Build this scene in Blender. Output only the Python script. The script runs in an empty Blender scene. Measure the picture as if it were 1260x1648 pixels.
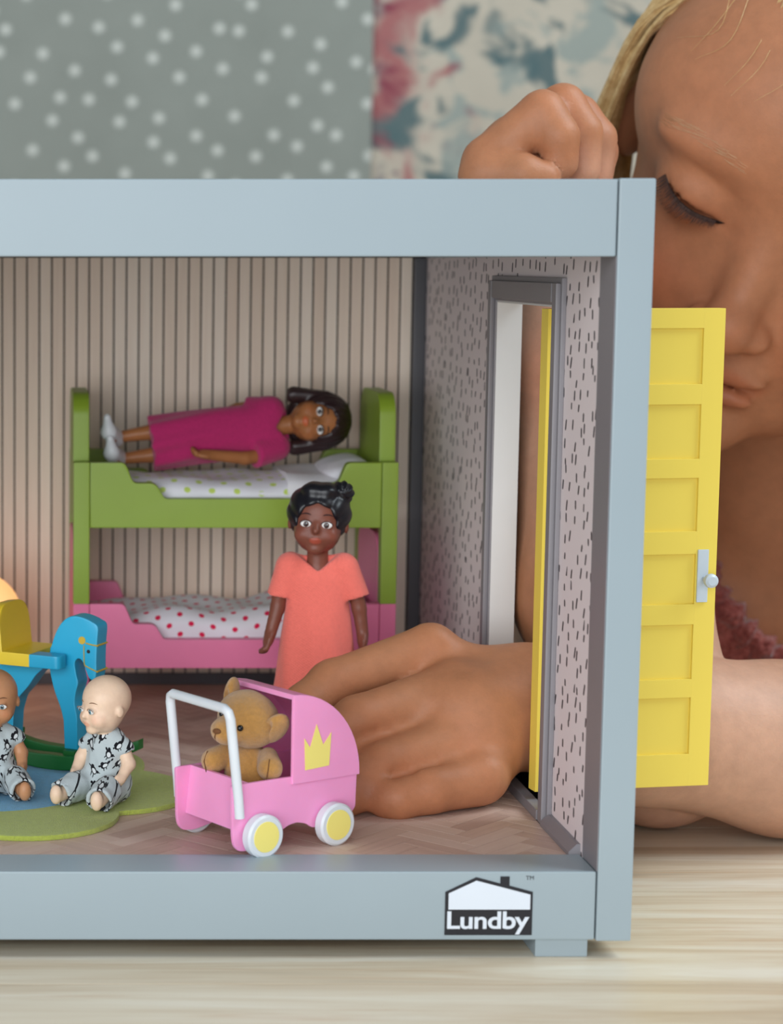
import bpy, bmesh, math, random
import numpy as np
from mathutils import Vector, Matrix, Euler

random.seed(4)
rng = np.random.default_rng(4)
SC = bpy.context.scene
COL = SC.collection
U = 0.01            # every length below is in centimetres, the scene is in metres
R = math.radians

# ------------------------------------------------------------------ camera
F_PX, PX0, PY0 = 3500.0, 24.0, 824.0          # the photo is the right half of a wider frame
PITCH = math.atan(407 / F_PX)
CAM_Y, CAM_Z = -56.07, 18.469
cam_data = bpy.data.cameras.new('camera')
cam = bpy.data.objects.new('camera', cam_data)
COL.objects.link(cam)
cam.location = (0, CAM_Y * U, CAM_Z * U)
cam.rotation_euler = (math.pi / 2 - PITCH, 0, 0)
cam_data.sensor_fit = 'VERTICAL'
cam_data.sensor_height = 24
cam_data.lens = 24 * F_PX / 1648
cam_data.shift_x = (630 - PX0) / 1648
cam_data.clip_start = 0.02
cam_data.clip_end = 50
cam_data.dof.use_dof = True
cam_data.dof.focus_distance = 0.64
cam_data.dof.aperture_fstop = 11.0
SC.camera = cam

# ------------------------------------------------------------------ world, window light, exposure
w = bpy.data.worlds.new('world')
SC.world = w
w.use_nodes = True
bg = w.node_tree.nodes['Background']
bg.inputs[0].default_value = (0.86, 0.93, 1.0, 1)
bg.inputs[1].default_value = 0.30


def area(name, loc, target, sx, sy, power, color):
    l = bpy.data.lights.new(name, 'AREA')
    l.shape = 'RECTANGLE'
    l.size, l.size_y = sx, sy
    l.energy, l.color = power, color
    o = bpy.data.objects.new(name, l)
    COL.objects.link(o)
    o.location = loc
    o.rotation_euler = (Vector(target) - Vector(loc)).to_track_quat('-Z', 'Y').to_euler()
    return o


area('window_daylight', (-0.75, -1.95, 0.50), (0.05, 0.1, 0.08), 2.4, 1.6, 54, (0.93, 0.97, 1.0))
area('window_daylight_side', (1.45, -0.15, 1.5), (0.25, 0.12, 0.0), 1.0, 1.0, 33, (0.82, 0.93, 1.0))
SC.view_settings.view_transform = 'Standard'
SC.view_settings.look = 'None'
SC.view_settings.exposure = 0.0
SC.view_settings.gamma = 1.0
SC.view_settings.use_curve_mapping = False
SC.cycles.use_denoising = True
SC.cycles.max_bounces = 8


# ------------------------------------------------------------------ layout helpers (photo pixel + real depth -> centimetres)
def at(px, py, y):
    a, b = (px - PX0) / F_PX, (py - PY0) / F_PX
    cp, sp = math.cos(PITCH), math.sin(PITCH)
    d = (a, cp - b * sp, -sp - b * cp)
    t = (y - CAM_Y) / d[1]
    return np.array((t * d[0], y, CAM_Z + t * d[2]))


def rot(ax, ay, az):
    return np.array(Euler((R(ax), R(ay), R(az)), 'XYZ').to_matrix())


# ------------------------------------------------------------------ materials
def lin(c):
    if isinstance(c, str):
        c = [int(c[i:i + 2], 16) / 255 for i in (0, 2, 4)]
    return tuple(x / 12.92 if x <= 0.04045 else ((x + 0.055) / 1.055) ** 2.4 for x in c[:3])


class NT:
    """thin wrapper round a material node tree"""
    def __init__(self, name):
        self.m = bpy.data.materials.new(name)
        self.m.use_nodes = True
        self.t = self.m.node_tree
        self.p = self.t.nodes['Principled BSDF']

    def n(self, typ, **kw):
        nd = self.t.nodes.new('ShaderNode' + typ)
        for k, v in kw.items():
            setattr(nd, k, v)
        return nd

    def put(self, sock, v):
        if isinstance(v, bpy.types.NodeSocket):
            self.t.links.new(v, sock)
        elif v is not None:
            sock.default_value = v

    def math(self, op, a, b=None, c=None):
        nd = self.n('Math', operation=op)
        for i, v in enumerate((a, b, c)):
            self.put(nd.inputs[i], v)
        return nd.outputs[0]

    def vmath(self, op, a, b=None, scale=None):
        nd = self.n('VectorMath', operation=op)
        self.put(nd.inputs[0], a)
        if b is not None:
            self.put(nd.inputs[1], b)
        if scale is not None:
            self.put(nd.inputs['Scale'], scale)
        return nd.outputs['Value'] if op in ('LENGTH', 'DOT_PRODUCT', 'DISTANCE') else nd.outputs[0]

    def cm(self, space='Object'):
        """object coordinates in centimetres"""
        return self.vmath('SCALE', self.n('TexCoord').outputs[space], scale=100.0)

    def uv(self):
        return self.n('TexCoord').outputs['UV']

    def sep(self, v):
        return self.n('SeparateXYZ'), v

    def xyz(self, v):
        nd = self.n('SeparateXYZ')
        self.put(nd.inputs[0], v)
        return nd.outputs

    def comb(self, x, y, z=0.0):
        nd = self.n('CombineXYZ')
        for i, v in enumerate((x, y, z)):
            self.put(nd.inputs[i], v)
        return nd.outputs[0]

    def mapping(self, v, scale=(1, 1, 1), loc=(0, 0, 0), rotz=0):
        nd = self.n('Mapping')
        self.put(nd.inputs['Vector'], v)
        nd.inputs['Location'].default_value = loc
        nd.inputs['Scale'].default_value = scale
        nd.inputs['Rotation'].default_value = (0, 0, rotz)
        return nd.outputs[0]

    def noise(self, v, scale, detail=3, rough=.5, dist=0):
        nd = self.n('TexNoise')
        self.put(nd.inputs['Vector'], v)
        nd.inputs['Scale'].default_value = scale
        nd.inputs['Detail'].default_value = detail
        nd.inputs['Roughness'].default_value = rough
        nd.inputs['Distortion'].default_value = dist
        return nd.outputs['Fac']

    def mix(self, fac, a, b):
        nd = self.n('MixRGB')
        self.put(nd.inputs[0], fac)
        for i, v in ((1, a), (2, b)):
            if isinstance(v, bpy.types.NodeSocket):
                self.put(nd.inputs[i], v)
            else:
                nd.inputs[i].default_value = (*lin(v), 1)
        return nd.outputs[0]

    def ramp(self, fac, stops):
        nd = self.n('ValToRGB')
        self.put(nd.inputs[0], fac)
        e = nd.color_ramp.elements
        while len(e) < len(stops):
            e.new(0.5)
        for el, (pos, c) in zip(e, stops):
            el.position = pos
            el.color = (*lin(c), 1)
        return nd.outputs[0]

    def sstep(self, v, lo, hi):
        nd = self.n('MapRange', interpolation_type='SMOOTHSTEP')
        self.put(nd.inputs[0], v)
        nd.inputs[1].default_value = lo
        nd.inputs[2].default_value = hi
        return nd.outputs[0]

    def color(self, c):
        if isinstance(c, bpy.types.NodeSocket):
            self.put(self.p.inputs['Base Color'], c)
        else:
            self.p.inputs['Base Color'].default_value = (*lin(c), 1)
        return self

    def bump(self, h, strength=.3, dist=0.0003):
        nd = self.n('Bump')
        nd.inputs['Strength'].default_value = strength
        nd.inputs['Distance'].default_value = dist
        self.put(nd.inputs['Height'], h)
        self.put(self.p.inputs['Normal'], nd.outputs[0])
        return self

    def set(self, **kw):
        names = dict(rough='Roughness', metal='Metallic', spec='Specular IOR Level', sss='Subsurface Weight',
                     coat='Coat Weight', sheen='Sheen Weight', emit='Emission Strength')
        for k, v in kw.items():
            self.put(self.p.inputs[names[k]], v)
        return self


def dark(c, f):
    if isinstance(c, str):
        c = [int(c[i:i + 2], 16) / 255 for i in (0, 2, 4)]
    return tuple(min(1, x * f) for x in c)


def plain(name, c, rough=.45, var=.04, scale=1.2, bump=.0, bscale=25, **kw):
    """one paint or plastic colour with a faint mottle and fine relief"""
    m = NT(name)
    v = m.cm()
    m.color(m.mix(m.noise(v, scale, 4), dark(c, 1 - var), dark(c, 1 + var)))
    m.set(rough=rough, **kw)
    if bump:
        m.bump(m.noise(v, bscale, 2), bump)
    return m.m


def plastic(name, c, sss=.12, rough=.4):
    m = NT(name)
    v = m.cm()
    m.color(m.mix(m.noise(v, .8, 3), dark(c, .97), dark(c, 1.03)))
    m.set(rough=rough, sss=sss)
    m.p.inputs['Subsurface Radius'].default_value = (1, .4, .3)
    m.p.inputs['Subsurface Scale'].default_value = .0012
    return m.m


def cloth(name, c, thread=14.0, var=.08, bump=.5, sheen=.25):
    m = NT(name)
    v = m.cm()
    x = m.xyz(v)
    wx = m.math('SINE', m.math('MULTIPLY', m.math('ADD', x[0], x[1]), thread * 6.28))
    wz = m.math('SINE', m.math('MULTIPLY', x[2], thread * 6.28))
    wv = m.math('ADD', m.math('MULTIPLY', wx, wz), m.math('MULTIPLY', m.noise(v, 18, 3), 1.2))
    m.color(m.mix(m.noise(v, 9, 5, .7), dark(c, 1 - var), dark(c, 1 + var)))
    m.set(rough=.9, sheen=sheen, spec=.2)
    m.bump(wv, bump, .00012)
    return m.m


def skin(name, base, sss=.18, rough=.5, scale=.003, grain=.12, gscale=22):
    """skin: colour attribute holds lips, nails and blush, the noise the fine mottling"""
    m = NT(name)
    v = m.cm()
    at_ = m.n('VertexColor', layer_name='tint').outputs[0]
    mott = m.mix(m.noise(v, 1.6, 6, .7), dark(base, .88), dark(base, 1.09))
    mul = m.n('MixRGB', blend_type='MULTIPLY')
    mul.inputs[0].default_value = 1
    m.put(mul.inputs[1], mott)
    m.put(mul.inputs[2], at_)
    m.color(mul.outputs[0])
    m.set(rough=rough, sss=sss, spec=.3)
    m.p.inputs['Subsurface Radius'].default_value = (1, .35, .2)
    m.p.inputs['Subsurface Scale'].default_value = scale
    m.bump(m.noise(v, gscale, 3), grain, .0003)
    return m.m


# ------------------------------------------------------------------ objects
def tag(o, label, cat, group=None):
    o['label'], o['category'] = label, cat
    if group:
        o['group'] = group
    return o


def link(name, data, mat=None, parent=None, loc=None, rotm=None):
    o = bpy.data.objects.new(name, data)
    COL.objects.link(o)
    if mat is not None and data is not None:
        data.materials.clear()
        data.materials.append(mat)
    if parent is not None:
        o.parent = parent
    if loc is not None:
        o.location = [c * U for c in loc]
    if rotm is not None:
        o.rotation_euler = rotm
    return o


def thing(name, label, cat, loc=(0, 0, 0), rotm=(0, 0, 0), group=None, parent=None):
    o = link(name, None, parent=parent, loc=loc, rotm=[R(a) for a in rotm])
    o.empty_display_size = .01
    if label:
        tag(o, label, cat, group)
    return o


def finish(bm, smooth=35):
    bmesh.ops.recalc_face_normals(bm, faces=bm.faces)
    bm.transform(Matrix.Scale(U, 4))
    me = bpy.data.meshes.new('mesh')
    bm.to_mesh(me)
    bm.free()
    if smooth:
        for p_ in me.polygons:
            p_.use_smooth = True
        if smooth < 180:
            me.set_sharp_from_angle(angle=R(smooth))
    return me


def obj(name, bm, mat, parent=None, loc=None, rotm=None, smooth=35):
    o = link(name, finish(bm, smooth), mat, parent, loc, None if rotm is None else [R(a) for a in rotm])
    if smooth == 35:
        o.modifiers.new('normals', 'WEIGHTED_NORMAL').keep_sharp = True
    return o


def box(x0, x1, y0, y1, z0, z1, bev=.04, seg=2, bm=None):
    b = bmesh.new()
    bmesh.ops.create_cube(b, size=1)
    for v in b.verts:
        v.co = Vector((x0 + (v.co.x + .5) * (x1 - x0), y0 + (v.co.y + .5) * (y1 - y0), z0 + (v.co.z + .5) * (z1 - z0)))
    if bev:
        bmesh.ops.bevel(b, geom=b.edges[:], offset=bev, segments=seg, affect='EDGES', profile=.6)
    return merge(bm, b)


def merge(bm, b):
    if bm is None:
        return b
    me = bpy.data.meshes.new('tmp')
    b.to_mesh(me)
    b.free()
    bm.from_mesh(me)
    bpy.data.meshes.remove(me)
    return bm


def prism(pts, axis, a, b, bev=.05, seg=2, bm=None):
    """polygon extruded along an axis from a to b; the two rims are bevelled"""
    m = bmesh.new()

    def v3(p_, t):
        return {'x': (t, p_[0], p_[1]), 'y': (p_[0], t, p_[1]), 'z': (p_[0], p_[1], t)}[axis]
    lo = [m.verts.new(v3(p_, a)) for p_ in pts]
    hi = [m.verts.new(v3(p_, b)) for p_ in pts]
    n = len(pts)
    caps = [m.faces.new(lo), m.faces.new(hi)]
    for i in range(n):
        m.faces.new((lo[i], lo[(i + 1) % n], hi[(i + 1) % n], hi[i]))
    bmesh.ops.recalc_face_normals(m, faces=m.faces)
    if bev:
        rim = list({e for f in caps for e in f.edges})
        bmesh.ops.bevel(m, geom=rim, offset=bev, segments=seg, affect='EDGES', profile=.6, clamp_overlap=True)
    m.faces.ensure_lookup_table()
    bmesh.ops.triangulate(m, faces=[f for f in m.faces if len(f.verts) > 4])
    return merge(bm, m)


def spline(pts, n=8, closed=False):
    """Catmull-Rom through the points"""
    P = [np.array(p_, float) for p_ in pts]
    out = []
    N = len(P)
    for i in range(N if closed else N - 1):
        p0 = P[(i - 1) % N] if closed or i > 0 else 2 * P[0] - P[1]
        p1, p2 = P[i], P[(i + 1) % N]
        p3 = P[(i + 2) % N] if closed or i + 2 < N else 2 * P[-1] - P[-2]
        for k in range(n):
            t = k / n
            out.append(.5 * ((2 * p1) + (-p0 + p2) * t + (2 * p0 - 5 * p1 + 4 * p2 - p3) * t * t + (-p0 + 3 * p1 - 3 * p2 + p3) * t ** 3))
    if not closed:
        out.append(P[-1])
    return out


def rounded(pts, r, n=5):
    """2D polygon with rounded corners; r one radius or one per corner"""
    out = []
    N = len(pts)
    for i in range(N):
        p_ = np.array(pts[i], float)
        a, b = np.array(pts[i - 1], float) - p_, np.array(pts[(i + 1) % N], float) - p_
        rr = r[i] if isinstance(r, (list, tuple)) else r
        la, lb = np.linalg.norm(a), np.linalg.norm(b)
        d = min(rr, la * .49, lb * .49)
        if d < .07:
            out.append(tuple(p_))
            continue
        A, B = p_ + a / la * d, p_ + b / lb * d
        for k in range(n + 1):
            t = k / n
            out.append(tuple((1 - t) ** 2 * A + 2 * t * (1 - t) * p_ + t * t * B))
    return out


def tube(path, rad, n=10, caps=True, closed=False, bm=None, flat=1.0):
    """swept circle; rad a number or one per point"""
    m = bmesh.new() if bm is None else bm
    P = [Vector(p_) for p_ in path]
    N = len(P)
    rings = []
    up = None
    for i in range(N):
        if closed:
            t = (P[(i + 1) % N] - P[i - 1]).normalized()
        else:
            t = (P[min(i + 1, N - 1)] - P[max(i - 1, 0)]).normalized()
        if up is None:
            up = t.orthogonal().normalized()
        up = (up - t * up.dot(t)).normalized()
        s = t.cross(up)
        r_ = rad[i] if hasattr(rad, '__len__') else rad
        rings.append([m.verts.new(P[i] + (up * math.cos(a) * flat + s * math.sin(a)) * r_) for a in [2 * math.pi * k / n for k in range(n)]])
    for i in range(N if closed else N - 1):
        A, B = rings[i], rings[(i + 1) % N]
        for k in range(n):
            m.faces.new((A[k], A[(k + 1) % n], B[(k + 1) % n], B[k]))
    if caps and not closed:
        m.faces.new(rings[0][::-1])
        m.faces.new(rings[-1])
    return m


def lathe(prof, n=32, axis='z', c=(0, 0, 0), bm=None):
    """revolved (radius, height) profile"""
    m = bmesh.new() if bm is None else bm
    rings = []

    def v3(r_, h, a):
        x, y = r_ * math.cos(a), r_ * math.sin(a)
        q = {'z': (x, y, h), 'y': (x, h, y), 'x': (h, x, y)}[axis]
        return [q[i] + c[i] for i in range(3)]
    for r_, h in prof:
        if r_ < 1e-5:
            rings.append([m.verts.new(v3(0, h, 0))])
        else:
            rings.append([m.verts.new(v3(r_, h, 2 * math.pi * k / n)) for k in range(n)])
    for A, B in zip(rings, rings[1:]):
        for k in range(n):
            k2 = (k + 1) % n
            if len(A) == 1 and len(B) == 1:
                break
            if len(A) == 1:
                m.faces.new((A[0], B[k], B[k2]))
            elif len(B) == 1:
                m.faces.new((A[k], A[k2], B[0]))
            else:
                m.faces.new((A[k], A[k2], B[k2], B[k]))
    return m


def ball(c, r, seg=20, ring=12, rm=None, bm=None):
    """ellipsoid"""
    m = bmesh.new()
    bmesh.ops.create_uvsphere(m, u_segments=seg, v_segments=ring, radius=1)
    r = (r,) * 3 if not hasattr(r, '__len__') else r
    M = Matrix.Translation(c) @ (Matrix(rm).to_4x4() if rm is not None else Matrix.Identity(4)) @ Matrix.Diagonal((*r, 1))
    m.transform(M)
    return merge(bm, m)


def text_mesh(s, size, mat, name, parent, loc, offset=0.0, extrude=.008, spacing=1.0, squash=1.0):
    cu = bpy.data.curves.new('text', 'FONT')
    cu.body = s
    cu.size = size * U
    cu.offset = offset * U
    cu.extrude = extrude * U
    cu.space_character = spacing
    o = bpy.data.objects.new('text', cu)
    COL.objects.link(o)
    bpy.context.view_layer.update()
    me = bpy.data.meshes.new_from_object(o.evaluated_get(bpy.context.evaluated_depsgraph_get()))
    bpy.data.objects.remove(o)
    bpy.data.curves.remove(cu)
    me.transform(Matrix.Rotation(math.pi / 2, 4, 'X'))
    me.transform(Matrix.Diagonal((squash, 1, 1, 1)))
    return link(name, me, mat, parent, loc)


# ------------------------------------------------------------------ implicit surfaces (bodies, cloth, plush): distance field -> one closed mesh
def smin(a, b, k):
    h = np.clip(.5 + .5 * (b - a) / k, 0, 1)
    return b + (a - b) * h - k * h * (1 - h)


def smax(a, b, k):
    return -smin(-a, -b, k)


def f32(c):
    return np.asarray(c, np.float32)


def sph(p, c, r):
    return np.linalg.norm(p - f32(c), axis=1) - r


def ell(p, c, r, rm=None):
    q = p - f32(c)
    if rm is not None:
        q = q @ f32(rm)
    r = f32(r)
    k0 = np.linalg.norm(q / r, axis=1)
    k1 = np.linalg.norm(q / (r * r), axis=1)
    return k0 * (k0 - 1) / np.maximum(k1, 1e-6)


def cap(p, a, b, ra, rb=None):
    rb = ra if rb is None else rb
    a, b = f32(a), f32(b)
    ba = b - a
    q = p - a
    t = np.clip(q @ ba / (ba @ ba), 0, 1)
    return np.linalg.norm(q - t[:, None] * ba, axis=1) - (ra + t * (rb - ra))


def plane(p, c, n):
    n = f32(n) / np.linalg.norm(n)
    return (p - f32(c)) @ n


def chain(p, pts, rs, k=.1):
    d = None
    for i in range(len(pts) - 1):
        e = cap(p, pts[i], pts[i + 1], rs[i], rs[i + 1])
        d = e if d is None else smin(d, e, k)
    return d


def loft(p, zs, wx, wy, cx=0.0, cy=0.0):
    """upright elliptical tube with interpolated half-widths"""
    z = p[:, 2]
    a, b = np.interp(z, zs, wx), np.interp(z, zs, wy)
    ox = np.interp(z, zs, cx) if hasattr(cx, '__len__') else cx
    oy = np.interp(z, zs, cy) if hasattr(cy, '__len__') else cy
    q = np.sqrt(((p[:, 0] - ox) / a) ** 2 + ((p[:, 1] - oy) / b) ** 2)
    d = (q - 1) * np.minimum(a, b)
    return np.maximum(d, np.maximum(zs[0] - z, z - zs[-1]))


def surface_net(f, lo, hi, h, sparse=False):
    lo, hi = np.array(lo, float), np.array(hi, float)
    B = 8
    n = np.ceil((hi - lo) / h).astype(int) + 1
    if sparse:
        n = ((n + B - 1) // B) * B
    if not sparse:
        gx = [(lo[i] + h * np.arange(n[i])).astype(np.float32) for i in range(3)]
        P = np.stack(np.meshgrid(*gx, indexing='ij'), -1).reshape(-1, 3)
        d = np.concatenate([f(P[i:i + 400000]) for i in range(0, len(P), 400000)]).reshape(n)
    else:
        nb = n // B
        ib = np.stack(np.meshgrid(*[np.arange(k) for k in nb], indexing='ij'), -1).reshape(-1, 3)
        ctr = (lo + (ib * B + (B - 1) / 2) * h).astype(np.float32)
        dc = np.concatenate([f(ctr[i:i + 200000]) for i in range(0, len(ctr), 200000)])
        d = np.empty(n, np.float32)
        dv = d.reshape(nb[0], B, nb[1], B, nb[2], B)
        dv[...] = np.where(dc < 0, -1, 1).astype(np.float32).reshape(nb)[:, None, :, None, :, None]
        act = ib[np.abs(dc) < B * h * 1.5]
        off = np.stack(np.meshgrid(*[np.arange(B)] * 3, indexing='ij'), -1).reshape(-1, 3)
        for s in range(0, len(act), 800):
            a = act[s:s + 800]
            q = (lo + (a[:, None, :] * B + off[None]) * h).reshape(-1, 3).astype(np.float32)
            v = f(q).reshape(len(a), B, B, B)
            dv[a[:, 0], :, a[:, 1], :, a[:, 2], :] = v
    s = d < 0
    m = np.array(d.shape) - 1
    any_ = np.zeros(m, bool)
    all_ = np.ones(m, bool)
    offs = [(i, j, k) for i in (0, 1) for j in (0, 1) for k in (0, 1)]
    for o in offs:
        c = s[o[0]:o[0] + m[0], o[1]:o[1] + m[1], o[2]:o[2] + m[2]]
        any_ |= c
        all_ &= c
    cells = np.argwhere(any_ & ~all_)
    vals = np.stack([d[cells[:, 0] + o[0], cells[:, 1] + o[1], cells[:, 2] + o[2]] for o in offs], 1).astype(float)
    acc = np.zeros((len(cells), 3))
    cnt = np.zeros(len(cells))
    for i, a in enumerate(offs):
        for j, b in enumerate(offs):
            if j > i and sum(abs(a[k] - b[k]) for k in range(3)) == 1:
                va, vb = vals[:, i], vals[:, j]
                cr = (va < 0) != (vb < 0)
                t = np.where(cr, va / np.where(va - vb == 0, 1, va - vb), 0)
                pt = np.array(a) + t[:, None] * (np.array(b) - np.array(a))
                acc += pt * cr[:, None]
                cnt += cr
    verts = lo + (cells + acc / cnt[:, None]) * h
    idx = np.full(m, -1, np.int32)
    idx[cells[:, 0], cells[:, 1], cells[:, 2]] = np.arange(len(cells))
    quads = []
    for ax in range(3):
        u_, v_ = [(1, 2), (2, 0), (0, 1)][ax]
        sl = [slice(1, None)] * 3
        sl[ax] = slice(0, -1)
        a = s[tuple(slice(0, -1) if k == ax else slice(1, -1) for k in range(3))]
        b = s[tuple(slice(1, None) if k == ax else slice(1, -1) for k in range(3))]
        e = np.argwhere(a != b)
        base = e.copy()
        for k in range(3):
            if k != ax:
                base[:, k] += 1
        du, dv_ = np.zeros(3, int), np.zeros(3, int)
        du[u_], dv_[v_] = 1, 1
        q = [base - du - dv_, base - dv_, base, base - du]
        q = np.stack([idx[c[:, 0], c[:, 1], c[:, 2]] for c in q], 1)
        flip = ~a[e[:, 0], e[:, 1], e[:, 2]]
        q[flip] = q[flip][:, ::-1]
        quads.append(q)
    return verts, np.concatenate(quads)


def net_mesh(verts, quads, tint=None):
    me = bpy.data.meshes.new('mesh')
    me.vertices.add(len(verts))
    me.vertices.foreach_set('co', (verts * U).astype(np.float32).ravel())
    me.loops.add(quads.size)
    me.polygons.add(len(quads))
    me.polygons.foreach_set('loop_start', np.arange(0, quads.size, 4, dtype=np.int32))
    me.loops.foreach_set('vertex_index', quads.astype(np.int32).ravel())
    me.polygons.foreach_set('use_smooth', np.ones(len(quads), bool))
    me.update(calc_edges=True)
    me.validate()
    if tint is not None:
        ca = me.color_attributes.new('tint', 'FLOAT_COLOR', 'POINT')
        ca.data.foreach_set('color', np.concatenate([tint, np.ones((len(tint), 1))], 1).astype(np.float32).ravel())
    return me


def relax(v, q, it=2, lam=.5):
    for _ in range(it):
        acc = np.zeros_like(v)
        cnt = np.zeros(len(v))
        for i in range(4):
            for j in (1, 3):
                np.add.at(acc, q[:, i], v[q[:, (i + j) % 4]])
                np.add.at(cnt, q[:, i], 1)
        v = v + lam * (acc / np.maximum(cnt, 1)[:, None] - v)
    return v


def sdf(name, f, lo, hi, h, mat, parent=None, loc=None, rotm=None, tint=None, sparse=False, smooth=1):
    v, q = surface_net(f, lo, hi, h, sparse)
    if smooth:
        v = relax(v, q, smooth, .4)
    me = net_mesh(v, q, tint(v) if tint else None)
    return link(name, me, mat, parent, loc, None if rotm is None else [R(a) for a in rotm])


def hit(f, o, d, t0=0.0, t1=12.0):
    """first point of the surface along a ray"""
    o, d = np.array(o, float), np.array(d, float)
    d /= np.linalg.norm(d)
    t = np.linspace(t0, t1, 900)
    v = f((o + t[:, None] * d).astype(np.float32))
    k = int(np.argmax(v < 0))
    return o + t[k] * d


def noise3(p, s, seed=0):
    """cheap smooth pseudo noise from sines"""
    r_ = np.random.default_rng(seed)
    out = 0
    for k in range(4):
        w_ = r_.normal(size=3)
        w_ *= s * (1 + .5 * k) / np.linalg.norm(w_)
        out = out + np.sin(p @ w_.astype(np.float32) + r_.uniform(0, 6.28)) / 4
    return out


# ================================================================== materials of the place
M = {}
M['paint'] = plain('pale_blue_grey_lacquer', '99a7ae', rough=.38, var=.012, scale=.35)
M['inner_grey'] = plain('grey_lacquer', '848084', rough=.45, var=.02, scale=.4)
M['dark_grey'] = plain('dark_grey_lacquer', '4c4b50', rough=.5, var=.03)
M['jamb'] = plain('white_jamb_lacquer', 'd9d8d6', rough=.45, var=.01)
M['green'] = plain('apple_green_paint', '86a02a', rough=.42, var=.02)
M['pink'] = plain('rose_pink_paint', 'e97aa4', rough=.42, var=.02)
M['yellow'] = plain('yellow_paint', 'edcb35', rough=.4, var=.015)
M['door_yellow'] = plain('door_yellow_plastic', 'eed258', rough=.42, var=.012, scale=.3)
M['blue'] = plain('turquoise_blue_paint', '22a6cf', rough=.36, var=.02)
M['dkgreen'] = plain('dark_green_paint', '16682a', rough=.45, var=.04)
M['gold'] = plain('mustard_line_paint', 'c9a72e', rough=.45)
M['ink'] = plain('black_ink', '16161f', rough=.5, var=.02)
M['white'] = plain('white_print', 'd9e0ea', rough=.4, var=.01)
M['tube'] = plastic('white_plastic', 'd9dde2', .1, .35)
M['handle'] = plastic('pale_grey_plastic', 'c3ccd4', .05, .35)
M['pram'] = plastic('candy_pink_plastic', 'f49ecd', .32, .38)
M['crown'] = plain('pale_yellow_print', 'f3e27c', rough=.45, var=.01)
M['sheet'] = cloth('white_cotton', 'e6e4ea', 22, .02, .25, .1)


def wood_table():
    m = NT('limed_oak')
    v = m.cm()
    inf = m.n('ObjectInfo').outputs['Random']
    v = m.vmath('ADD', v, m.comb(m.math('MULTIPLY', inf, 70.0), m.math('MULTIPLY', inf, 31.0), 0.0))
    g1 = m.noise(m.mapping(v, (.05, .75, .75)), 1.0, 6, .62, .6)
    g2 = m.noise(m.mapping(v, (.12, 3.2, 3.2)), 1.0, 5, .65, .4)
    c = m.ramp(g1, [(.28, 'b8a58c'), (.42, 'ccb99f'), (.55, 'd9ccb6'), (.75, 'e7e0d2')])
    c = m.mix(m.math('MULTIPLY', m.sstep(g2, .5, .78), .55), c, 'b98f63')
    m.color(c)
    m.set(rough=.42, spec=.4)
    m.bump(g2, .12, .0003)
    return m.m


def wood_blocks(name, a, b, c_, axis):
    """little printed wood pieces, each a slightly different tone"""
    m = NT(name)
    v = m.cm()
    inf = m.n('ObjectInfo').outputs['Random']
    v = m.vmath('ADD', v, m.comb(m.math('MULTIPLY', inf, 50.0), m.math('MULTIPLY', inf, 17.0), m.math('MULTIPLY', inf, 29.0)))
    sc = {'x': (.5, 6, 6), 'z': (7, 7, .35)}[axis]
    g = m.noise(m.mapping(v, sc), 1.0, 4, .6)
    tone = m.math('ADD', m.math('MULTIPLY', g, .55), m.math('MULTIPLY', inf, .45))
    m.color(m.ramp(tone, [(.2, a), (.5, b), (.85, c_)]))
    m.set(rough=.5)
    return m.m


M['table'] = wood_table()
M['parquet'] = wood_blocks('parquet_print', 'bb9d90', 'ccaf9f', 'd8c0b2', 'x')
M['slat'] = wood_blocks('beige_slat_print', 'dfc7b3', 'e7d2bf', 'efdfcf', 'z')
M['groove'] = plain('dark_groove', '2b2425', rough=.8)
M['parquet_base'] = plain('parquet_joint', '8b6f64', rough=.7)


def dash_paper():
    m = NT('pink_paper_with_dashes')
    x = m.xyz(m.cm())
    cw, ch = .80, .44
    row = m.math('FLOOR', m.math('DIVIDE', x[2], ch))
    u_ = m.math('ADD', m.math('DIVIDE', x[1], cw), m.math('MULTIPLY', m.math('MODULO', row, 2.0), .5))
    v_ = m.math('DIVIDE', x[2], ch)
    cell = m.comb(m.math('FLOOR', u_), m.math('FLOOR', v_))
    wn = m.n('TexWhiteNoise', noise_dimensions='2D')
    m.put(wn.inputs['Vector'], cell)
    rc = m.xyz(wn.outputs['Color'])
    fx = m.math('SUBTRACT', m.math('SUBTRACT', m.math('FRACT', u_), .5), m.math('MULTIPLY', m.math('SUBTRACT', rc[0], .5), .9))
    fz = m.math('SUBTRACT', m.math('SUBTRACT', m.math('FRACT', v_), .5), m.math('MULTIPLY', m.math('SUBTRACT', rc[1], .5), .85))
    dx, dz = m.math('MULTIPLY', fx, cw), m.math('MULTIPLY', fz, ch)
    dx = m.math('ADD', dx, m.math('MULTIPLY', dz, m.math('MULTIPLY', m.math('SUBTRACT', rc[2], .35), .6)))
    ln = m.math('ADD', .06, m.math('MULTIPLY', rc[2], .04))
    over = m.math('MAXIMUM', m.math('SUBTRACT', m.math('ABSOLUTE', dz), ln), 0.0)
    d = m.math('SQRT', m.math('ADD', m.math('MULTIPLY', dx, dx), m.math('MULTIPLY', over, over)))
    mask = m.math('LESS_THAN', d, .07)
    m.color(m.mix(mask, 'e8dbdb', '524a4d'))
    m.set(rough=.6, spec=.3)
    return m.m


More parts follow.
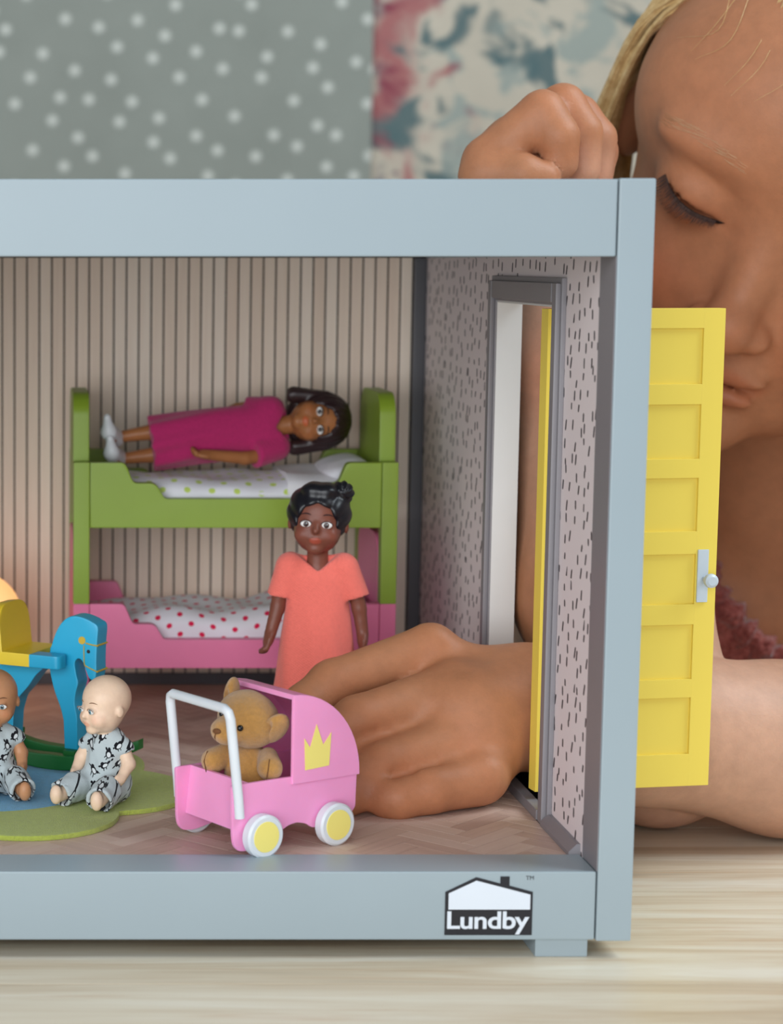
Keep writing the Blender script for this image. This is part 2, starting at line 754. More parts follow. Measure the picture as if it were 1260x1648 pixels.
def fabric_dots():
    m = NT('grey_fabric_with_pale_dots')
    x = m.xyz(m.cm())
    p_ = m.comb(x[0], x[2])
    vo = m.n('TexVoronoi', voronoi_dimensions='2D', feature='F1')
    m.put(vo.inputs['Vector'], m.mapping(p_, (1, 1, 1), (3, 1, 0), .5))
    vo.inputs['Scale'].default_value = .43
    vo.inputs['Randomness'].default_value = .52
    mask = m.sstep(vo.outputs['Distance'], .24, .08)
    base = m.mix(m.noise(p_, .25, 3), '838881', '8f948d')
    m.color(m.mix(m.math('MULTIPLY', mask, .6), base, 'd3d6cf'))
    m.set(rough=.95, sheen=.2, spec=.1)
    m.bump(m.noise(m.mapping(p_, (8, 40, 1)), 1, 2), .3, .0005)
    return m.m


def floral():
    m = NT('cream_paper_with_blurred_flowers')
    x = m.xyz(m.cm())
    p_ = m.comb(x[0], x[2])
    big = m.noise(m.mapping(p_, (1, 1, 1), (5.2, 1.1, 0)), .23, 3, .55, .5)
    mid = m.noise(m.mapping(p_, (1, 1, 1), (21, 9, 0)), .34, 3, .55, .5)
    red = m.noise(m.mapping(p_, (1, .8, 1), (2.5, 33, 0)), .22, 3, .5, .6)
    c = m.mix(m.noise(p_, .2, 4), 'aba394', 'c4bcac')
    c = m.mix(m.math('MULTIPLY', m.sstep(mid, .49, .60), .75), c, '869490')
    c = m.mix(m.math('MULTIPLY', m.sstep(big, .53, .63), .9), c, '496266')
    nr = m.sstep(m.math('ABSOLUTE', m.math('SUBTRACT', m.math('ADD', x[0], m.math('MULTIPLY', m.math('SUBTRACT', big, .5), 16.0)), 25.6)), 3.4, .6)
    c = m.mix(m.math('MULTIPLY', m.math('MULTIPLY', m.sstep(red, .42, .56), nr), .9), c, '9c5c5e')
    c = m.mix(m.math('MULTIPLY', m.math('MULTIPLY', m.sstep(mid, .50, .62), nr), .8), c, '7a3045')
    m.color(c)
    m.set(rough=.9, spec=.15)
    return m.m


def polka(name, base, dot, step, rad):
    m = NT(name)
    uv = m.mapping(m.uv(), (1 / step, 1 / step, 1), (0, 0, 0), R(45))
    x = m.xyz(m.vmath('FRACTION', uv))
    dx, dy = m.math('SUBTRACT', x[0], .5), m.math('SUBTRACT', x[1], .5)
    d = m.math('SQRT', m.math('ADD', m.math('MULTIPLY', dx, dx), m.math('MULTIPLY', dy, dy)))
    m.color(m.mix(m.math('LESS_THAN', d, rad / step), base, dot))
    m.set(rough=.9, sheen=.15, spec=.2)
    m.bump(m.noise(m.cm(), 30, 2), .25, .0002)
    return m.m


M['dash'] = dash_paper()
M['dotfab'] = fabric_dots()
M['floral'] = floral()
M['dots_green'] = polka('white_cotton_green_dots', 'e4e3ea', 'bfd36a', .62, .115)
M['dots_red'] = polka('white_cotton_red_dots', 'e4dee6', 'd8224f', .55, .10)


# ================================================================== the setting
def struct(name, bm, mat):
    o = obj(name, bm, mat)
    o['kind'] = 'structure'
    return o


WALL_Y = 95
struct('wall_back', box(-160, 190, WALL_Y, WALL_Y + 8, -45, 200, 0), M['floral'])
M['boards'] = plain('oak_floor', 'a98d6c', rough=.5, var=.08, scale=.2)
struct('floor', box(-160, 190, -120, WALL_Y, -47, -45, 0), M['boards'])

# a length of dotted cloth hanging over the flowered wallpaper, softly waved
bm = bmesh.new()
rows = []
xe = at(600, 150, WALL_Y - 1)[0]
for side in (0, 1):
    for zi in (-20, 150):
        rows.append([bm.verts.new((xe - (1 - k / 60) * 110, WALL_Y - .45 - .10 * math.sin(k * .9) - .3 * side, zi)) for k in range(61)])
for a, b in ((0, 1), (2, 3), (0, 2), (1, 3)):
    for k in range(60):
        bm.faces.new((rows[a][k], rows[a][k + 1], rows[b][k + 1], rows[b][k]))
for k in (0, 60):
    bm.faces.new((rows[0][k], rows[1][k], rows[3][k], rows[2][k]))
tag(obj('hanging_cloth', bm, M['dotfab']), 'grey cloth with pale dots hanging on the wall behind the dollhouse', 'cloth')

# the table: oak planks running left to right
tb = thing('table', 'pale limed oak table carrying the dollhouse', 'table', (0, 0, -3))
ys = [-24, -13.4, -2.05, 6.2, 13.4, 20.6, 27.9]
for a, b in zip(ys, ys[1:]):
    obj('plank', box(-62, 74, a + .01, b - .01, 0, 3, .05), M['table'], tb)
obj('apron', box(-56, 68, -20, -18, -5, 0, .1), M['table'], tb)
obj('apron', box(-56, 68, 23, 25, -5, 0, .1), M['table'], tb)
for x_, y_ in ((-57, -20), (66, -20), (-57, 22), (66, 22)):
    obj('leg', box(x_, x_ + 4, y_, y_ + 4, -42, 0, .2), M['table'], tb)

# ================================================================== dollhouse
XW, XP, XL = 15.42, 16.36, -13.0            # inner right wall, outer face of the corner post, inner left wall
ZB, ZT = .5, 20.5                            # underside and top
ZF, ZBEAM, ZCEIL = 2.3, 2.37, 18.53
YB = 26.0                                    # back wall
H = thing('dollhouse', 'pale blue-grey wooden dollhouse room open at the front, standing on the table', 'dollhouse')
obj('roof_beam', box(XL - .02, XW - .03, 0, 1.7, ZCEIL, ZT, .06), M['paint'], H)
obj('roof_panel', box(XL - .65, 16.1, 1.72, YB + .9, ZCEIL + .12, ZT - .02, .06), M['paint'], H)
obj('base_beam', box(XL - .02, XW - .03, 0, 1.72, ZB, ZBEAM, .06), M['paint'], H)
obj('base_panel', box(XL - .65, 16.1, 1.74, YB + .9, ZB, ZF - .06, .04), M['paint'], H)
obj('corner_post', box(XW, XP, -.02, 1.5, ZB - .03, ZT + .02, .06), M['paint'], H)
obj('corner_post', box(XL - .94, XL, -.02, 1.5, ZB - .03, ZT + .02, .06), M['paint'], H)
obj('post_lining', box(XW - .02, XW, .03, 1.5, ZBEAM, ZCEIL, 0), M['inner_grey'], H, smooth=0)
obj('foot', box(13.85, 15.25, .12, 1.6, 0, ZB, .04), M['paint'], H)
for x_, y_ in ((-12.6, .12), (13.85, 25), (-12.6, 25)):
    obj('foot', box(x_, x_ + 1.4, y_, y_ + 1.4, 0, ZB, .04), M['paint'], H)

# right wall with the doorway: four panels of wall round the opening, one mesh
DY0, DY1, DZ0, DZ1 = 5.55, 13.35, 2.62, 17.17
wall = bmesh.new()
for (a, b, c, d) in ((1.5, DY0, ZF - .1, ZCEIL + .12), (DY1, YB + .9, ZF - .1, ZCEIL + .12), (DY0, DY1, DZ1, ZCEIL + .12), (DY0, DY1, ZF - .1, DZ0)):
    box(XW, 16.08, a, b, c, d, 0, bm=wall)
bmesh.ops.remove_doubles(wall, verts=wall.verts[:], dist=1e-4)
wr = obj('side_wall', wall, M['paint'], H, smooth=0)
paper = bmesh.new()
for (a, b, c, d) in ((1.5, DY0, ZF, ZCEIL), (DY1, YB, ZF, ZCEIL), (DY0, DY1, DZ1, ZCEIL)):
    box(XW - .015, XW, a, b, c, d, 0, bm=paper)
obj('wallpaper', paper, M['dash'], wr, smooth=0)
obj('side_wall', box(XL - .66, XL, 1.5, YB + .9, ZF - .1, ZCEIL + .12, 0), M['paint'], H)
# casing round the opening, moulded in two steps
fr = thing('door_casing', None, None, parent=H)
for nm, (a, b, c, d) in (('casing_board', (4.92, 5.6, ZF, 17.95)), ('casing_board', (13.3, 13.92, ZF, 17.95)), ('casing_head', (5.6, 13.3, DZ1, 17.95))):
    bmc = box(XW - .16, XW - .016, a, b, c, d, .03)
    if nm == 'casing_board':
        box(XW - .30, XW - .15, a + .12, b - .12, c, d - .15, .04, bm=bmc)
    else:
        box(XW - .30, XW - .15, a, b, c + .08, d - .15, .04, bm=bmc)
    obj(nm, bmc, M['inner_grey'], fr)
obj('jamb', box(XW - .1, 16.12, DY1 - .06, DY1 + .02, DZ0, DZ1, .01), M['jamb'], fr)
obj('jamb', box(XW - .1, 16.12, DY0 - .02, DY0 + .06, DZ0, DZ1, .01), M['jamb'], fr)
obj('jamb_head', box(XW - .1, 16.12, DY0 + .06, DY1 - .06, DZ1 - .06, DZ1 + .02, .01), M['jamb'], fr)
obj('threshold', box(XW - .32, 16.3, DY0, DY1, ZF, DZ0, .05), M['inner_grey'], fr)
obj('skirting', prism([(XW - .34, ZF), (XW - .34, ZF + .12), (XW - .12, ZF + .34), (XW - .016, ZF + .34), (XW - .016, ZF)], 'y', 1.72, 4.95, .0), M['inner_grey'], H)
obj('skirting', prism([(XW - .34, ZF), (XW - .34, ZF + .12), (XW - .12, ZF + .34), (XW - .016, ZF + .34), (XW - .016, ZF)], 'y', 13.9, YB, .0), M['inner_grey'], H)
obj('corner_trim', box(14.93, XW - .02, YB - .35, YB - .01, ZF, ZCEIL, .08), M['dark_grey'], H)

# back wall: dark backing with a row of beige slats
bw = obj('back_wall', box(XL - .6, 16.0, YB, YB + .9, ZF - .1, ZCEIL + .12, 0), M['groove'], H)
x_ = 14.93
pitch = .467
slat_me = finish(box(-pitch / 2 + .03, pitch / 2 - .03, -.03, 0, ZF, ZCEIL, .008, 1), 35)
while x_ > XL:
    link('slat', slat_me, M['slat'], bw, (x_ - pitch / 2, YB, 0))
    x_ -= pitch
obj('back_skirting', box(XL, 14.9, YB - .18, YB - .05, ZF, ZF + .45, .03), M['dark_grey'], H)

# herringbone floor
fl = obj('floor_panel', box(XL, XW, 1.74, YB, ZF - .06, ZF - .02, 0), M['parquet_base'], H)


def clip_poly(poly, x0, x1, y0, y1):
    for k, (ax, val, sg) in enumerate(((0, x0, 1), (0, x1, -1), (1, y0, 1), (1, y1, -1))):
        out = []
        for i in range(len(poly)):
            a, b = poly[i - 1], poly[i]
            ia, ib = sg * (a[ax] - val) >= 0, sg * (b[ax] - val) >= 0
            if ia != ib:
                t = (val - a[ax]) / (b[ax] - a[ax])
                out.append((a[0] + t * (b[0] - a[0]), a[1] + t * (b[1] - a[1])))
            if ib:
                out.append(b)
        poly = out
        if len(poly) < 3:
            return []
    return poly


Wb, nb_ = .58, 4
blocks = []
g_ = .012
c45 = math.cos(R(45))
for j in range(-14, 14):
    for k in range(-80, 80):
        for (ax, ay, bx_, by_) in ((k, k, k + nb_, k + 1), (k, k + 1, k + 1, k + 1 + nb_)):
            q = [(ax * Wb + g_, (ay + 2 * nb_ * j) * Wb + g_), (bx_ * Wb - g_, (ay + 2 * nb_ * j) * Wb + g_),
                 (bx_ * Wb - g_, (by_ + 2 * nb_ * j) * Wb - g_), (ax * Wb + g_, (by_ + 2 * nb_ * j) * Wb - g_)]
            ang = R(45) if bx_ - ax > 1 else R(135)
            q = [((x - y) * c45 + 3.0, (x + y) * c45 + 6.0) for x, y in q]
            q = clip_poly(q, XL, XW - .3, 1.75, YB - .1)
            if len(q) < 3:
                continue
            cx_, cy_ = sum(p_[0] for p_ in q) / len(q), sum(p_[1] for p_ in q) / len(q)
            ar = abs(sum(q[i - 1][0] * q[i][1] - q[i][0] * q[i - 1][1] for i in range(len(q)))) / 2
            if ar > .02:
                blocks.append((cx_, cy_, ang, q))
blocks.sort(key=lambda b: (b[0] < -1.6, b[1]))
rest = bmesh.new()
for n_, (cx_, cy_, ang, q) in enumerate(blocks):
    if n_ < 295 and cx_ > -1.6:
        ca, sa = math.cos(-ang), math.sin(-ang)
        loc = [((x - cx_) * ca - (y - cy_) * sa, (x - cx_) * sa + (y - cy_) * ca) for x, y in q]
        obj('parquet_block', prism(loc, 'z', -.02, 0, 0), M['parquet'], fl, (cx_, cy_, ZF), (0, 0, math.degrees(ang)), smooth=0)
    else:
        prism(q, 'z', ZF - .02, ZF, 0, bm=rest)
o = obj('parquet_rest', rest, M['parquet'], fl, smooth=0)
o['kind'] = 'stuff'

# printed badge on the base beam
bd = thing('badge', None, None, parent=H)
bx0, bx1, bz0, bz1 = 11.40, 13.72, .64, 2.22
bw_, bh_ = bx1 - bx0, bz1 - bz0
pk = lambda u_, v_: (bx0 + bw_ * (u_ - 97) / 893, bz1 - bh_ * (v_ - 137) / 583)
outer = [pk(*q) for q in ((97, 720), (97, 285), (410, 137), (655, 200), (655, 130), (750, 130), (750, 222), (990, 285), (990, 720))]
obj('badge_print', prism(outer, 'y', -.012, 0, 0), M['ink'], bd, smooth=0)
inner = [pk(*q) for q in ((132, 462), (132, 300), (412, 172), (700, 245), (965, 312), (965, 462))]
obj('badge_window', prism(rounded(inner, .06, 3), 'y', -.02, -.012, 0), M['white'], bd, smooth=0)
tx = text_mesh('Lundby', .80, M['white'], 'badge_lettering', bd, (0, 0, 0), offset=.016, spacing=.96)
co = np.array([v.co[:] for v in tx.data.vertices]) / U
p0, p1 = pk(122, 712), pk(960, 480)
sx_, sz_ = (p1[0] - p0[0]) / np.ptp(co[:, 0]), (p1[1] - p0[1]) / np.ptp(co[:, 2])
for v in tx.data.vertices:
    v.co = Vector(((p0[0] + (v.co.x / U - co[:, 0].min()) * sx_) * U, (-.016 - .006 * (v.co.y > 0)) * U, (p0[1] + (v.co.z / U - co[:, 2].min()) * sz_) * U))
text_mesh('TM', .16, M['ink'], 'badge_lettering', bd, (*pk(915, 165)[:1], -.004, pk(915, 165)[1]), extrude=.003)

# the open yellow door
dr = thing('door', None, None, (15.30, 6.95, 2.85), (0, 0, 9.0), parent=H)
DW, DH, DT = 5.45, 14.2, .5
stile, rows_z = .66, []
for a, b in ((528, 617), (650, 737), (768, 853), (890, 970), (1003, 1090), (1120, 1210)):
    rows_z.append((at(1100, b, 7.7)[2] - 2.85, at(1100, a, 7.7)[2] - 2.85))
bmd = bmesh.new()
box(0, stile, -DT / 2, DT / 2, 0, DH, .02, bm=bmd)
box(DW - stile, DW, -DT / 2, DT / 2, 0, DH, .02, bm=bmd)
zc = 0
for a, b in rows_z[::-1] + [(DH, DH)]:
    box(stile - .01, DW - stile + .01, -DT / 2 + .001, DT / 2 - .001, zc, a, .02, bm=bmd)
    zc = b
obj('door_frame', bmd, M['door_yellow'], dr)
for a, b in rows_z:
    obj('door_panel', box(stile - .05, DW - stile + .05, -DT / 2 + .09, DT / 2 - .09, a - .05, b + .05, 0), M['door_yellow'], dr, smooth=0)
    # a thin raised bead round each sunk panel
hd = obj('handle_plate', box(DW - .62, DW - .28, -DT / 2 - .07, -DT / 2, 5.55, 7.12, .025), M['handle'], dr)
obj('knob', lathe([(0, -.62), (.13, -.62), (.2, -.57), (.215, -.48), (.19, -.4), (.1, -.34), (.085, -.3), (.085, -.05), (0, -.05)], 24, 'y', (DW - .40, -DT / 2 + .02, 6.25)), M['handle'], dr)

# ================================================================== bunk beds
BY0, BY1 = 19.5, 25.4
BX0, BX1 = 2.05, 13.4


def bed(name, label, mat, z0, z1, group='bunk beds'):
    """z0 underside of the posts, z1 top of the rails"""
    t = thing(name, label, 'bed', (0, 0, z0), group=group)
    h_ = z1 - z0
    up = h_ + 2.38
    prof = [(BY0, 0), (BY0, h_), (BY0 + .75, h_), (BY0 + .75, up - .5), (BY0 + 1.3, up), (BY1 - 1.3, up), (BY1 - .75, up - .5), (BY1 - .75, h_), (BY1, h_), (BY1, 0),
            (BY1 - .6, 0), (BY1 - .6, h_ - 2.3), (BY0 + .6, h_ - 2.3), (BY0 + .6, 0)]
    prof = rounded(prof, [.02, .03, .05, .35, .35, .35, .35, .05, .03, .02, .02, .1, .1, .02], 4)
    obj('footboard', prism(prof, 'x', BX0, BX0 + .57, .05), mat, t)
    obj('headboard', prism(prof, 'x', BX1 - .57, BX1, .05), mat, t)
    a, b = BX0 + .58, BX1 - .58
    zt, zm, zl, zb = h_, h_ - .72, h_ - 1.27, h_ - 2.3
    e1, e2, e3, e4 = 1.22, 1.52, 2.3, 2.62
    rail = [(a, zb), (a, zt), (a + e1, zt), (a + e2, zm), (a + e3, zm), (a + e4, zl), (b - e4, zl), (b - e3, zm), (b - e2, zm), (b - e1, zt), (b, zt), (b, zb)]
    rail = rounded(rail, [.02, .04, .16, .16, .2, .12, .12, .2, .16, .16, .04, .02], 4)
    obj('side_rail', prism(rail, 'y', BY0 + .03, BY0 + .5, .05), mat, t)
    obj('side_rail', prism(rail, 'y', BY1 - .5, BY1 - .03, .05), mat, t)
    obj('bed_base', box(a + .02, b - .02, BY0 + .52, BY1 - .52, zb + .1, zb + .45, .02), mat, t)
    return t


bed('bunk_bed', 'pink wooden bed forming the lower bunk', M['pink'], ZF, 6.42)
bed('bunk_bed', 'apple green wooden bed stacked as the upper bunk', M['green'], 6.43, 11.41)


def bedding(name, label, cat, mat, x0, x1, zfun, y0=BY0 + .56, y1=BY1 - .56, drop=.9, nx=60, ny=34, thick=.16):
    """soft sheet of cloth: crown over the mattress, edges falling at front and back"""
    bm = bmesh.new()
    uvl = bm.loops.layers.uv.new('UVMap')
    L = (y1 - y0)
    tot = L + 2 * drop
    g = []
    for i in range(nx + 1):
        x = x0 + (x1 - x0) * i / nx
        row = []
        for j in range(ny + 1):
            s = -drop + tot * j / ny
            r_ = .45
            if s < 0:
                y, dz = y0, s
            elif s > L:
                y, dz = y1, L - s
            else:
                y, dz = y0 + s, 0
            e = min(max(s, 0), max(L - s, 0))
            soft = -.35 * max(0, 1 - e / .9) ** 2
            z = zfun(x, y) + dz * .9 + soft
            row.append(bm.verts.new((x, y + .03 * math.sin(x * 3 + s), z)))
        g.append(row)
    for i in range(nx):
        for j in range(ny):
            f = bm.faces.new((g[i][j], g[i + 1][j], g[i + 1][j + 1], g[i][j + 1]))
            for lp, (a, b) in zip(f.loops, ((i, j), (i + 1, j), (i + 1, j + 1), (i, j + 1))):
                lp[uvl].uv = ((x1 - x0) * a / nx, tot * b / ny)
    bmesh.ops.recalc_face_normals(bm, faces=bm.faces)
    if sum(f.normal.z for f in bm.faces) < 0:
        bmesh.ops.reverse_faces(bm, faces=bm.faces)
    bmesh.ops.solidify(bm, geom=bm.faces[:], thickness=thick)
    o = obj(name, bm, mat, smooth=60)
    tag(o, label, cat)
    return o


def mattress(z0, z1, label):
    o = obj('mattress', box(BX0 + .62, BX1 - .62, BY0 + .6, BY1 - .6, z0, z1, .15, 3), M['sheet'])
    return tag(o, label, 'mattress')


mattress(9.58, 10.35, 'thin white mattress in the green upper bunk under the green-dotted quilt')
mattress(4.58, 5.35, 'thin white mattress in the pink lower bunk under the red-dotted quilt')
bedding('quilt', 'white quilt with pale green dots on the upper bunk', 'quilt', M['dots_green'], 3.0, 9.95,
        lambda x, y: 10.72 + .06 * math.sin(x * 1.1 + y) + .03 * math.sin(3 * x - 2 * y))
bedding('folded_sheet', 'plain white turned-back sheet at the pillow end of the upper bunk', 'sheet', M['sheet'], 9.6, 11.55,
        lambda x, y: 10.92 + .05 * math.sin(x * 2 + y), thick=.2, nx=24)
bedding('quilt', 'white quilt with red dots, humped on the lower bunk', 'quilt', M['dots_red'], 2.75, 9.9,
        lambda x, y: 5.8 + .22 * math.sin((x - 3) * .55) ** 2 + .38 * max(0, (x - 6.5) / 3.4) ** 1.5 + .07 * math.sin(2.1 * x + 1.3 * y) + .05 * math.sin(y * 2.2))
bedding('folded_sheet', 'plain white turned-back sheet behind the standing doll in the lower bunk', 'sheet', M['sheet'], 9.5, 11.4,
        lambda x, y: 6.1 + .05 * math.sin(x * 2 + y), thick=.2, nx=24)


def pillow(label, x0, x1, z, ang):
    def f(p):
        q = np.abs(p) / f32(((x1 - x0) / 2, 2.1, .42))
        n_ = (q[:, 0] ** 3.2 + q[:, 1] ** 3.2) ** (1 / 3.2)
        hgt = np.sqrt(np.clip(1 - n_ ** 2.2, 0, 1)) * .42 + .02
        return np.maximum(np.abs(p[:, 2]) - hgt - .03 * noise3(p, 4, 3), (n_ - 1) * .6) * .7
    o = sdf('pillow', f, (-1.3, -2.3, -.6), (1.3, 2.3, .6), .06, M['sheet'], None, ((x0 + x1) / 2, (BY0 + BY1) / 2, z), (0, ang, 0), smooth=3)
    return tag(o, label, 'pillow')


pillow('small white pillow against the green headboard', 10.9, 12.7, 10.95, -12)
pillow('small white pillow against the pink headboard', 10.8, 12.7, 6.0, -10)

# ================================================================== globe lamp at the left edge
lc = at(-37, 992, 21.5)
lp = thing('globe_lamp', 'glowing cream globe lamp behind the rocking horse', 'lamp', (lc[0], 21.5, ZF))
mg = NT('glowing_cream_glass')
mg.color('d9bf92')
mg.set(rough=.35, emit=.95)
mg.p.inputs['Emission Color'].default_value = (*lin('ffbd74'), 1)
obj('lamp_base', lathe([(0, 0), (1.0, 0), (1.0, .15), (.35, .3), (.25, 1.6), (.5, 2.0), (0, 2.0)], 32), M['white'], lp)
obj('lamp_globe', ball((0, 0, lc[2] - ZF), 1.62, 40, 24), mg.m, lp)


# ================================================================== flower rug
def pile(name, c):
    m = NT(name)
    v = m.cm()
    m.color(m.mix(m.noise(v, 7, 4, .7), dark(c, .84), dark(c, 1.12)))
    m.set(rough=1, sheen=.4, spec=.1)
    m.bump(m.noise(v, 34, 3), .9, .0006)
    return m.m


RUGZ = ZF + .17
rg = thing('flower_rug', 'lime green flower-shaped felt rug with a blue middle', 'rug', (-.95, 9.4, ZF))
pet = []
for k in range(240):
    a = 2 * math.pi * k / 240
    # six round petals
    aa = ((a - R(-70) + R(30)) % R(60)) - R(30)
    c_, r_ = 3.65, 2.75
    pet.append(((c_ * math.cos(aa) + math.sqrt(max(r_ * r_ - (c_ * math.sin(aa)) ** 2, .01))) * math.cos(a), (c_ * math.cos(aa) + math.sqrt(max(r_ * r_ - (c_ * math.sin(aa)) ** 2, .01))) * math.sin(a)))
obj('petals', prism(pet, 'z', .0, .16, .05), pile('lime_felt', 'b4c252'), rg)
obj('rug_centre', lathe([(0, .17), (3.45, .17), (3.5, .155), (3.5, .1)], 72), pile('blue_felt', '62b4e0'), rg)

# ================================================================== rocking horse
hx = thing('rocking_horse', 'blue wooden rocking horse with yellow seat and dark green rockers', 'toy', (1.95, 11.6, RUGZ), (0, 0, -28))
HY = 11.3


def hp(px, py):
    q = at(px, py, HY)
    return ((px - 118) / (51.3 * .86), q[2] - RUGZ)


body = [(107, 1206), (105, 1160), (100, 1140), (91, 1115), (85, 1090), (82, 1068), (84, 1050), (88, 1035), (93, 1020), (100, 1006), (109, 996), (120, 991), (134, 992), (149, 998), (158, 1006),
        (157, 1030), (156, 1060), (156, 1078), (153, 1091), (145, 1089), (140, 1078), (136, 1066), (129, 1059), (123, 1066), (125, 1084), (128, 1098), (125, 1112), (123, 1130), (127, 1155), (127, 1206)]
body = [hp(*q) for q in body]
body = [tuple(q) for q in spline(body[1:-1], 4)]
body = [hp(107, 1206)] + body + [hp(127, 1206)]
T2 = .36
obj('horse_front', prism(body, 'y', -T2, T2, .06), M['blue'], hx)
rear = [hp(*q) for q in ((2, 1060), (76, 1078), (62, 1092), (50, 1112), (34, 1132), (27, 1158), (25, 1206), (3, 1206), (4, 1160), (-4, 1120), (-8, 1075))]
obj('horse_rear', prism(rounded(rear, .12, 3), 'y', -T2, T2, .06), M['blue'], hx)
zs_ = hp(84, 1052)[1]
SX0, SXM, SX1 = -2.55, -1.15, -.1
obj('seat', prism(rounded([(SX0, -1.05), (SXM, -1.05), (SXM, 1.05), (SX0, 1.05)], [.25, .02, .02, .25]), 'z', zs_ - .42, zs_, .04), M['yellow'], hx)
for sg in (-1, 1):
    pts = rounded([(SXM, sg * 1.05), (SX1, sg * 1.05), (SX1, sg * .42), (SXM, sg * .42)], [.01, .22, .22, .01])
    obj('seat_arm', prism(pts if sg < 0 else pts[::-1], 'z', zs_ - .42, zs_, .05), M['blue'], hx)
obj('seat_back', prism(rounded([(-1.05, 0), (-1.02, 1.75), (1.02, 1.75), (1.05, 0)], [.02, .75, .75, .02], 8), 'x', SX0 + .05, SX0 + .45, .06), M['yellow'], hx, (0, 0, zs_ - .05), (0, -6, 0))
for sg in (-1, 1):
    arc = []
    for k in range(25):
        a = R(-33 + 62 * k / 24)
        arc.append((5.2 * math.sin(a) + -.55, 5.2 - 5.2 * math.cos(a)))
    top = [(x, z + .5 - .22 * abs(x + .55) / 3) for x, z in arc]
    obj('rocker', prism(arc + top[::-1], 'y', sg * .62 - .2, sg * .62 + .2, .05), M['dkgreen'], hx)
for x_ in (-2.35, .02):
    obj('rocker_rail', box(x_ - .2, x_ + .2, -.6, .6, .42 if x_ > -1 else .75, .62 if x_ > -1 else .95, .03), M['dkgreen'], hx)
# painted bridle, cheek disc and eye on the near and far cheeks
for sg in (-1, 1):
    yy = sg * (T2 + .005)
    obj('bridle', tube([(*hp(*q)[:1], yy, hp(*q)[1]) for q in ((140, 1033), (150, 1035), (157.5, 1035.5))], .035, 8, flat=.5), M['gold'], hx)
    obj('bridle', tube([(*hp(*q)[:1], yy, hp(*q)[1]) for q in spline(((137, 1037), (137, 1050), (138, 1067), (143, 1071), (157, 1077)), 5)], .03, 8, flat=.5), M['gold'], hx)
    q = hp(134, 1029)
    obj('cheek_disc', lathe([(0, yy - .012), (.12, yy - .012), (.125, yy), (.12, yy + .012), (0, yy + .012)], 20, 'y', (q[0], 0, q[1])), M['gold'], hx)
    q = hp(144, 1046)
    obj('eye', lathe([(0, yy - .012), (.055, yy - .012), (.06, yy), (.055, yy + .012), (0, yy + .012)], 16, 'y', (q[0], 0, q[1])), M['ink'], hx)
for py_ in (1035.5, 1077):
    q = hp(157.2, py_)
    obj('bridle', tube([(q[0], -T2, q[1]), (q[0], T2, q[1])], .03, 8), M['gold'], hx)

# ================================================================== doll pram
PR = thing('doll_pram', 'candy pink plastic doll pram with hood and white handle', 'pram', (7.0, 3.62, ZF), (0, 0, 31))
PW = 1.3
side = [(-2.15, 2.05), (-2.1, .62), (-2.05, .36), (-1.9, .2), (-1.5, .16), (-.75, .3), (-.5, .55), (-.2, .7), (.1, .74), (.42, .66), (.65, .5), (1.1, .6), (2.0, .75), (2.16, .9), (2.2, 2.05)]
for sg in (-1, 1):
    obj('side_panel', prism(rounded(side, .1, 3), 'y', sg * PW - .06, sg * PW + .06, .03), M['pram'], PR)
obj('rear_panel', prism([(-1.82, .7), (-1.66, 2.05), (-1.54, 2.05), (-1.70, .7)], 'y', -PW + .05, PW - .05, .0), M['pram'], PR)
obj('front_panel', prism([(2.0, .8), (2.06, 2.05), (2.18, 2.05), (2.12, .8)], 'y', -PW + .05, PW - .05, .0), M['pram'], PR)
obj('pram_floor', box(-1.75, 2.05, -PW + .05, PW - .05, .72, .82, .02), M['pram'], PR)
hood = thing('hood', None, None, parent=PR)
qa = [(-.13 + 2.36 * math.sin(R(a)), 1.92 + 2.42 * math.cos(R(a))) for a in range(0, 91, 6)]
for sg in (-1, 1):
    obj('hood_side', prism([(-.13, 1.85)] + qa + [(2.23, 1.85)], 'y', sg * (PW + .07) - .06, sg * (PW + .07) + .06, .03), M['pram'], hood)
qi = [(-.13 + 2.22 * math.sin(R(a)), 1.92 + 2.28 * math.cos(R(a))) for a in range(0, 91, 6)]
obj('hood_top', prism(qa + qi[::-1], 'y', -PW - .02, PW + .02, .0), M['pram'], hood)
yy = -(PW + .135)
cr = [(.28, 2.2), (.24, 3.1), (.44, 2.82), (.66, 3.45), (.9, 2.85), (1.18, 3.17), (1.12, 2.24)]
obj('crown_print', prism(cr, 'y', yy - .012, yy, 0), M['crown'], hood, smooth=0)
for x_ in (-1.25, 1.25):
    for sg in (-1, 1):
        wt = thing('wheel', None, None, (x_, sg * (PW + .27), .6), parent=PR)
        obj('tyre', lathe([(.18, -.17), (.54, -.17), (.6, -.12), (.6, .12), (.54, .17), (.18, .17), (.18, -.17)], 36, 'y'), M['tube'], wt)
        for s2 in (-1, 1):
            obj('hub_cap', lathe([(0, s2 * .185), (.42, s2 * .185), (.43, s2 * .165), (0, s2 * .165)], 32, 'y'), M['crown'], wt)
    obj('axle', tube([(x_, -PW - .2, .6), (x_, PW + .2, .6)], .07, 10), M['tube'], PR)
hpth = [(-1.93, -1.42, 1.15), (-1.98, -1.42, 1.7), (-2.26, -1.4, 3.9)] + [(-2.29, -1.34, 4.08), (-2.31, -1.2, 4.16)] + [(-2.31, 1.2, 4.16), (-2.29, 1.34, 4.08)] + [(-2.26, 1.4, 3.9), (-1.98, 1.42, 1.7), (-1.93, 1.42, 1.15)]
obj('handle', tube(hpth, .135, 14), M['tube'], PR)


# ================================================================== teddy bear
def plush(name, c):
    m = NT(name)
    v = m.cm()
    m.color(m.mix(m.noise(v, 9, 4, .7), dark(c, .82), dark(c, 1.14)))
    m.set(rough=1, sheen=.5, spec=.1)
    m.bump(m.noise(v, 45, 2), .9, .0004)
    return m.m


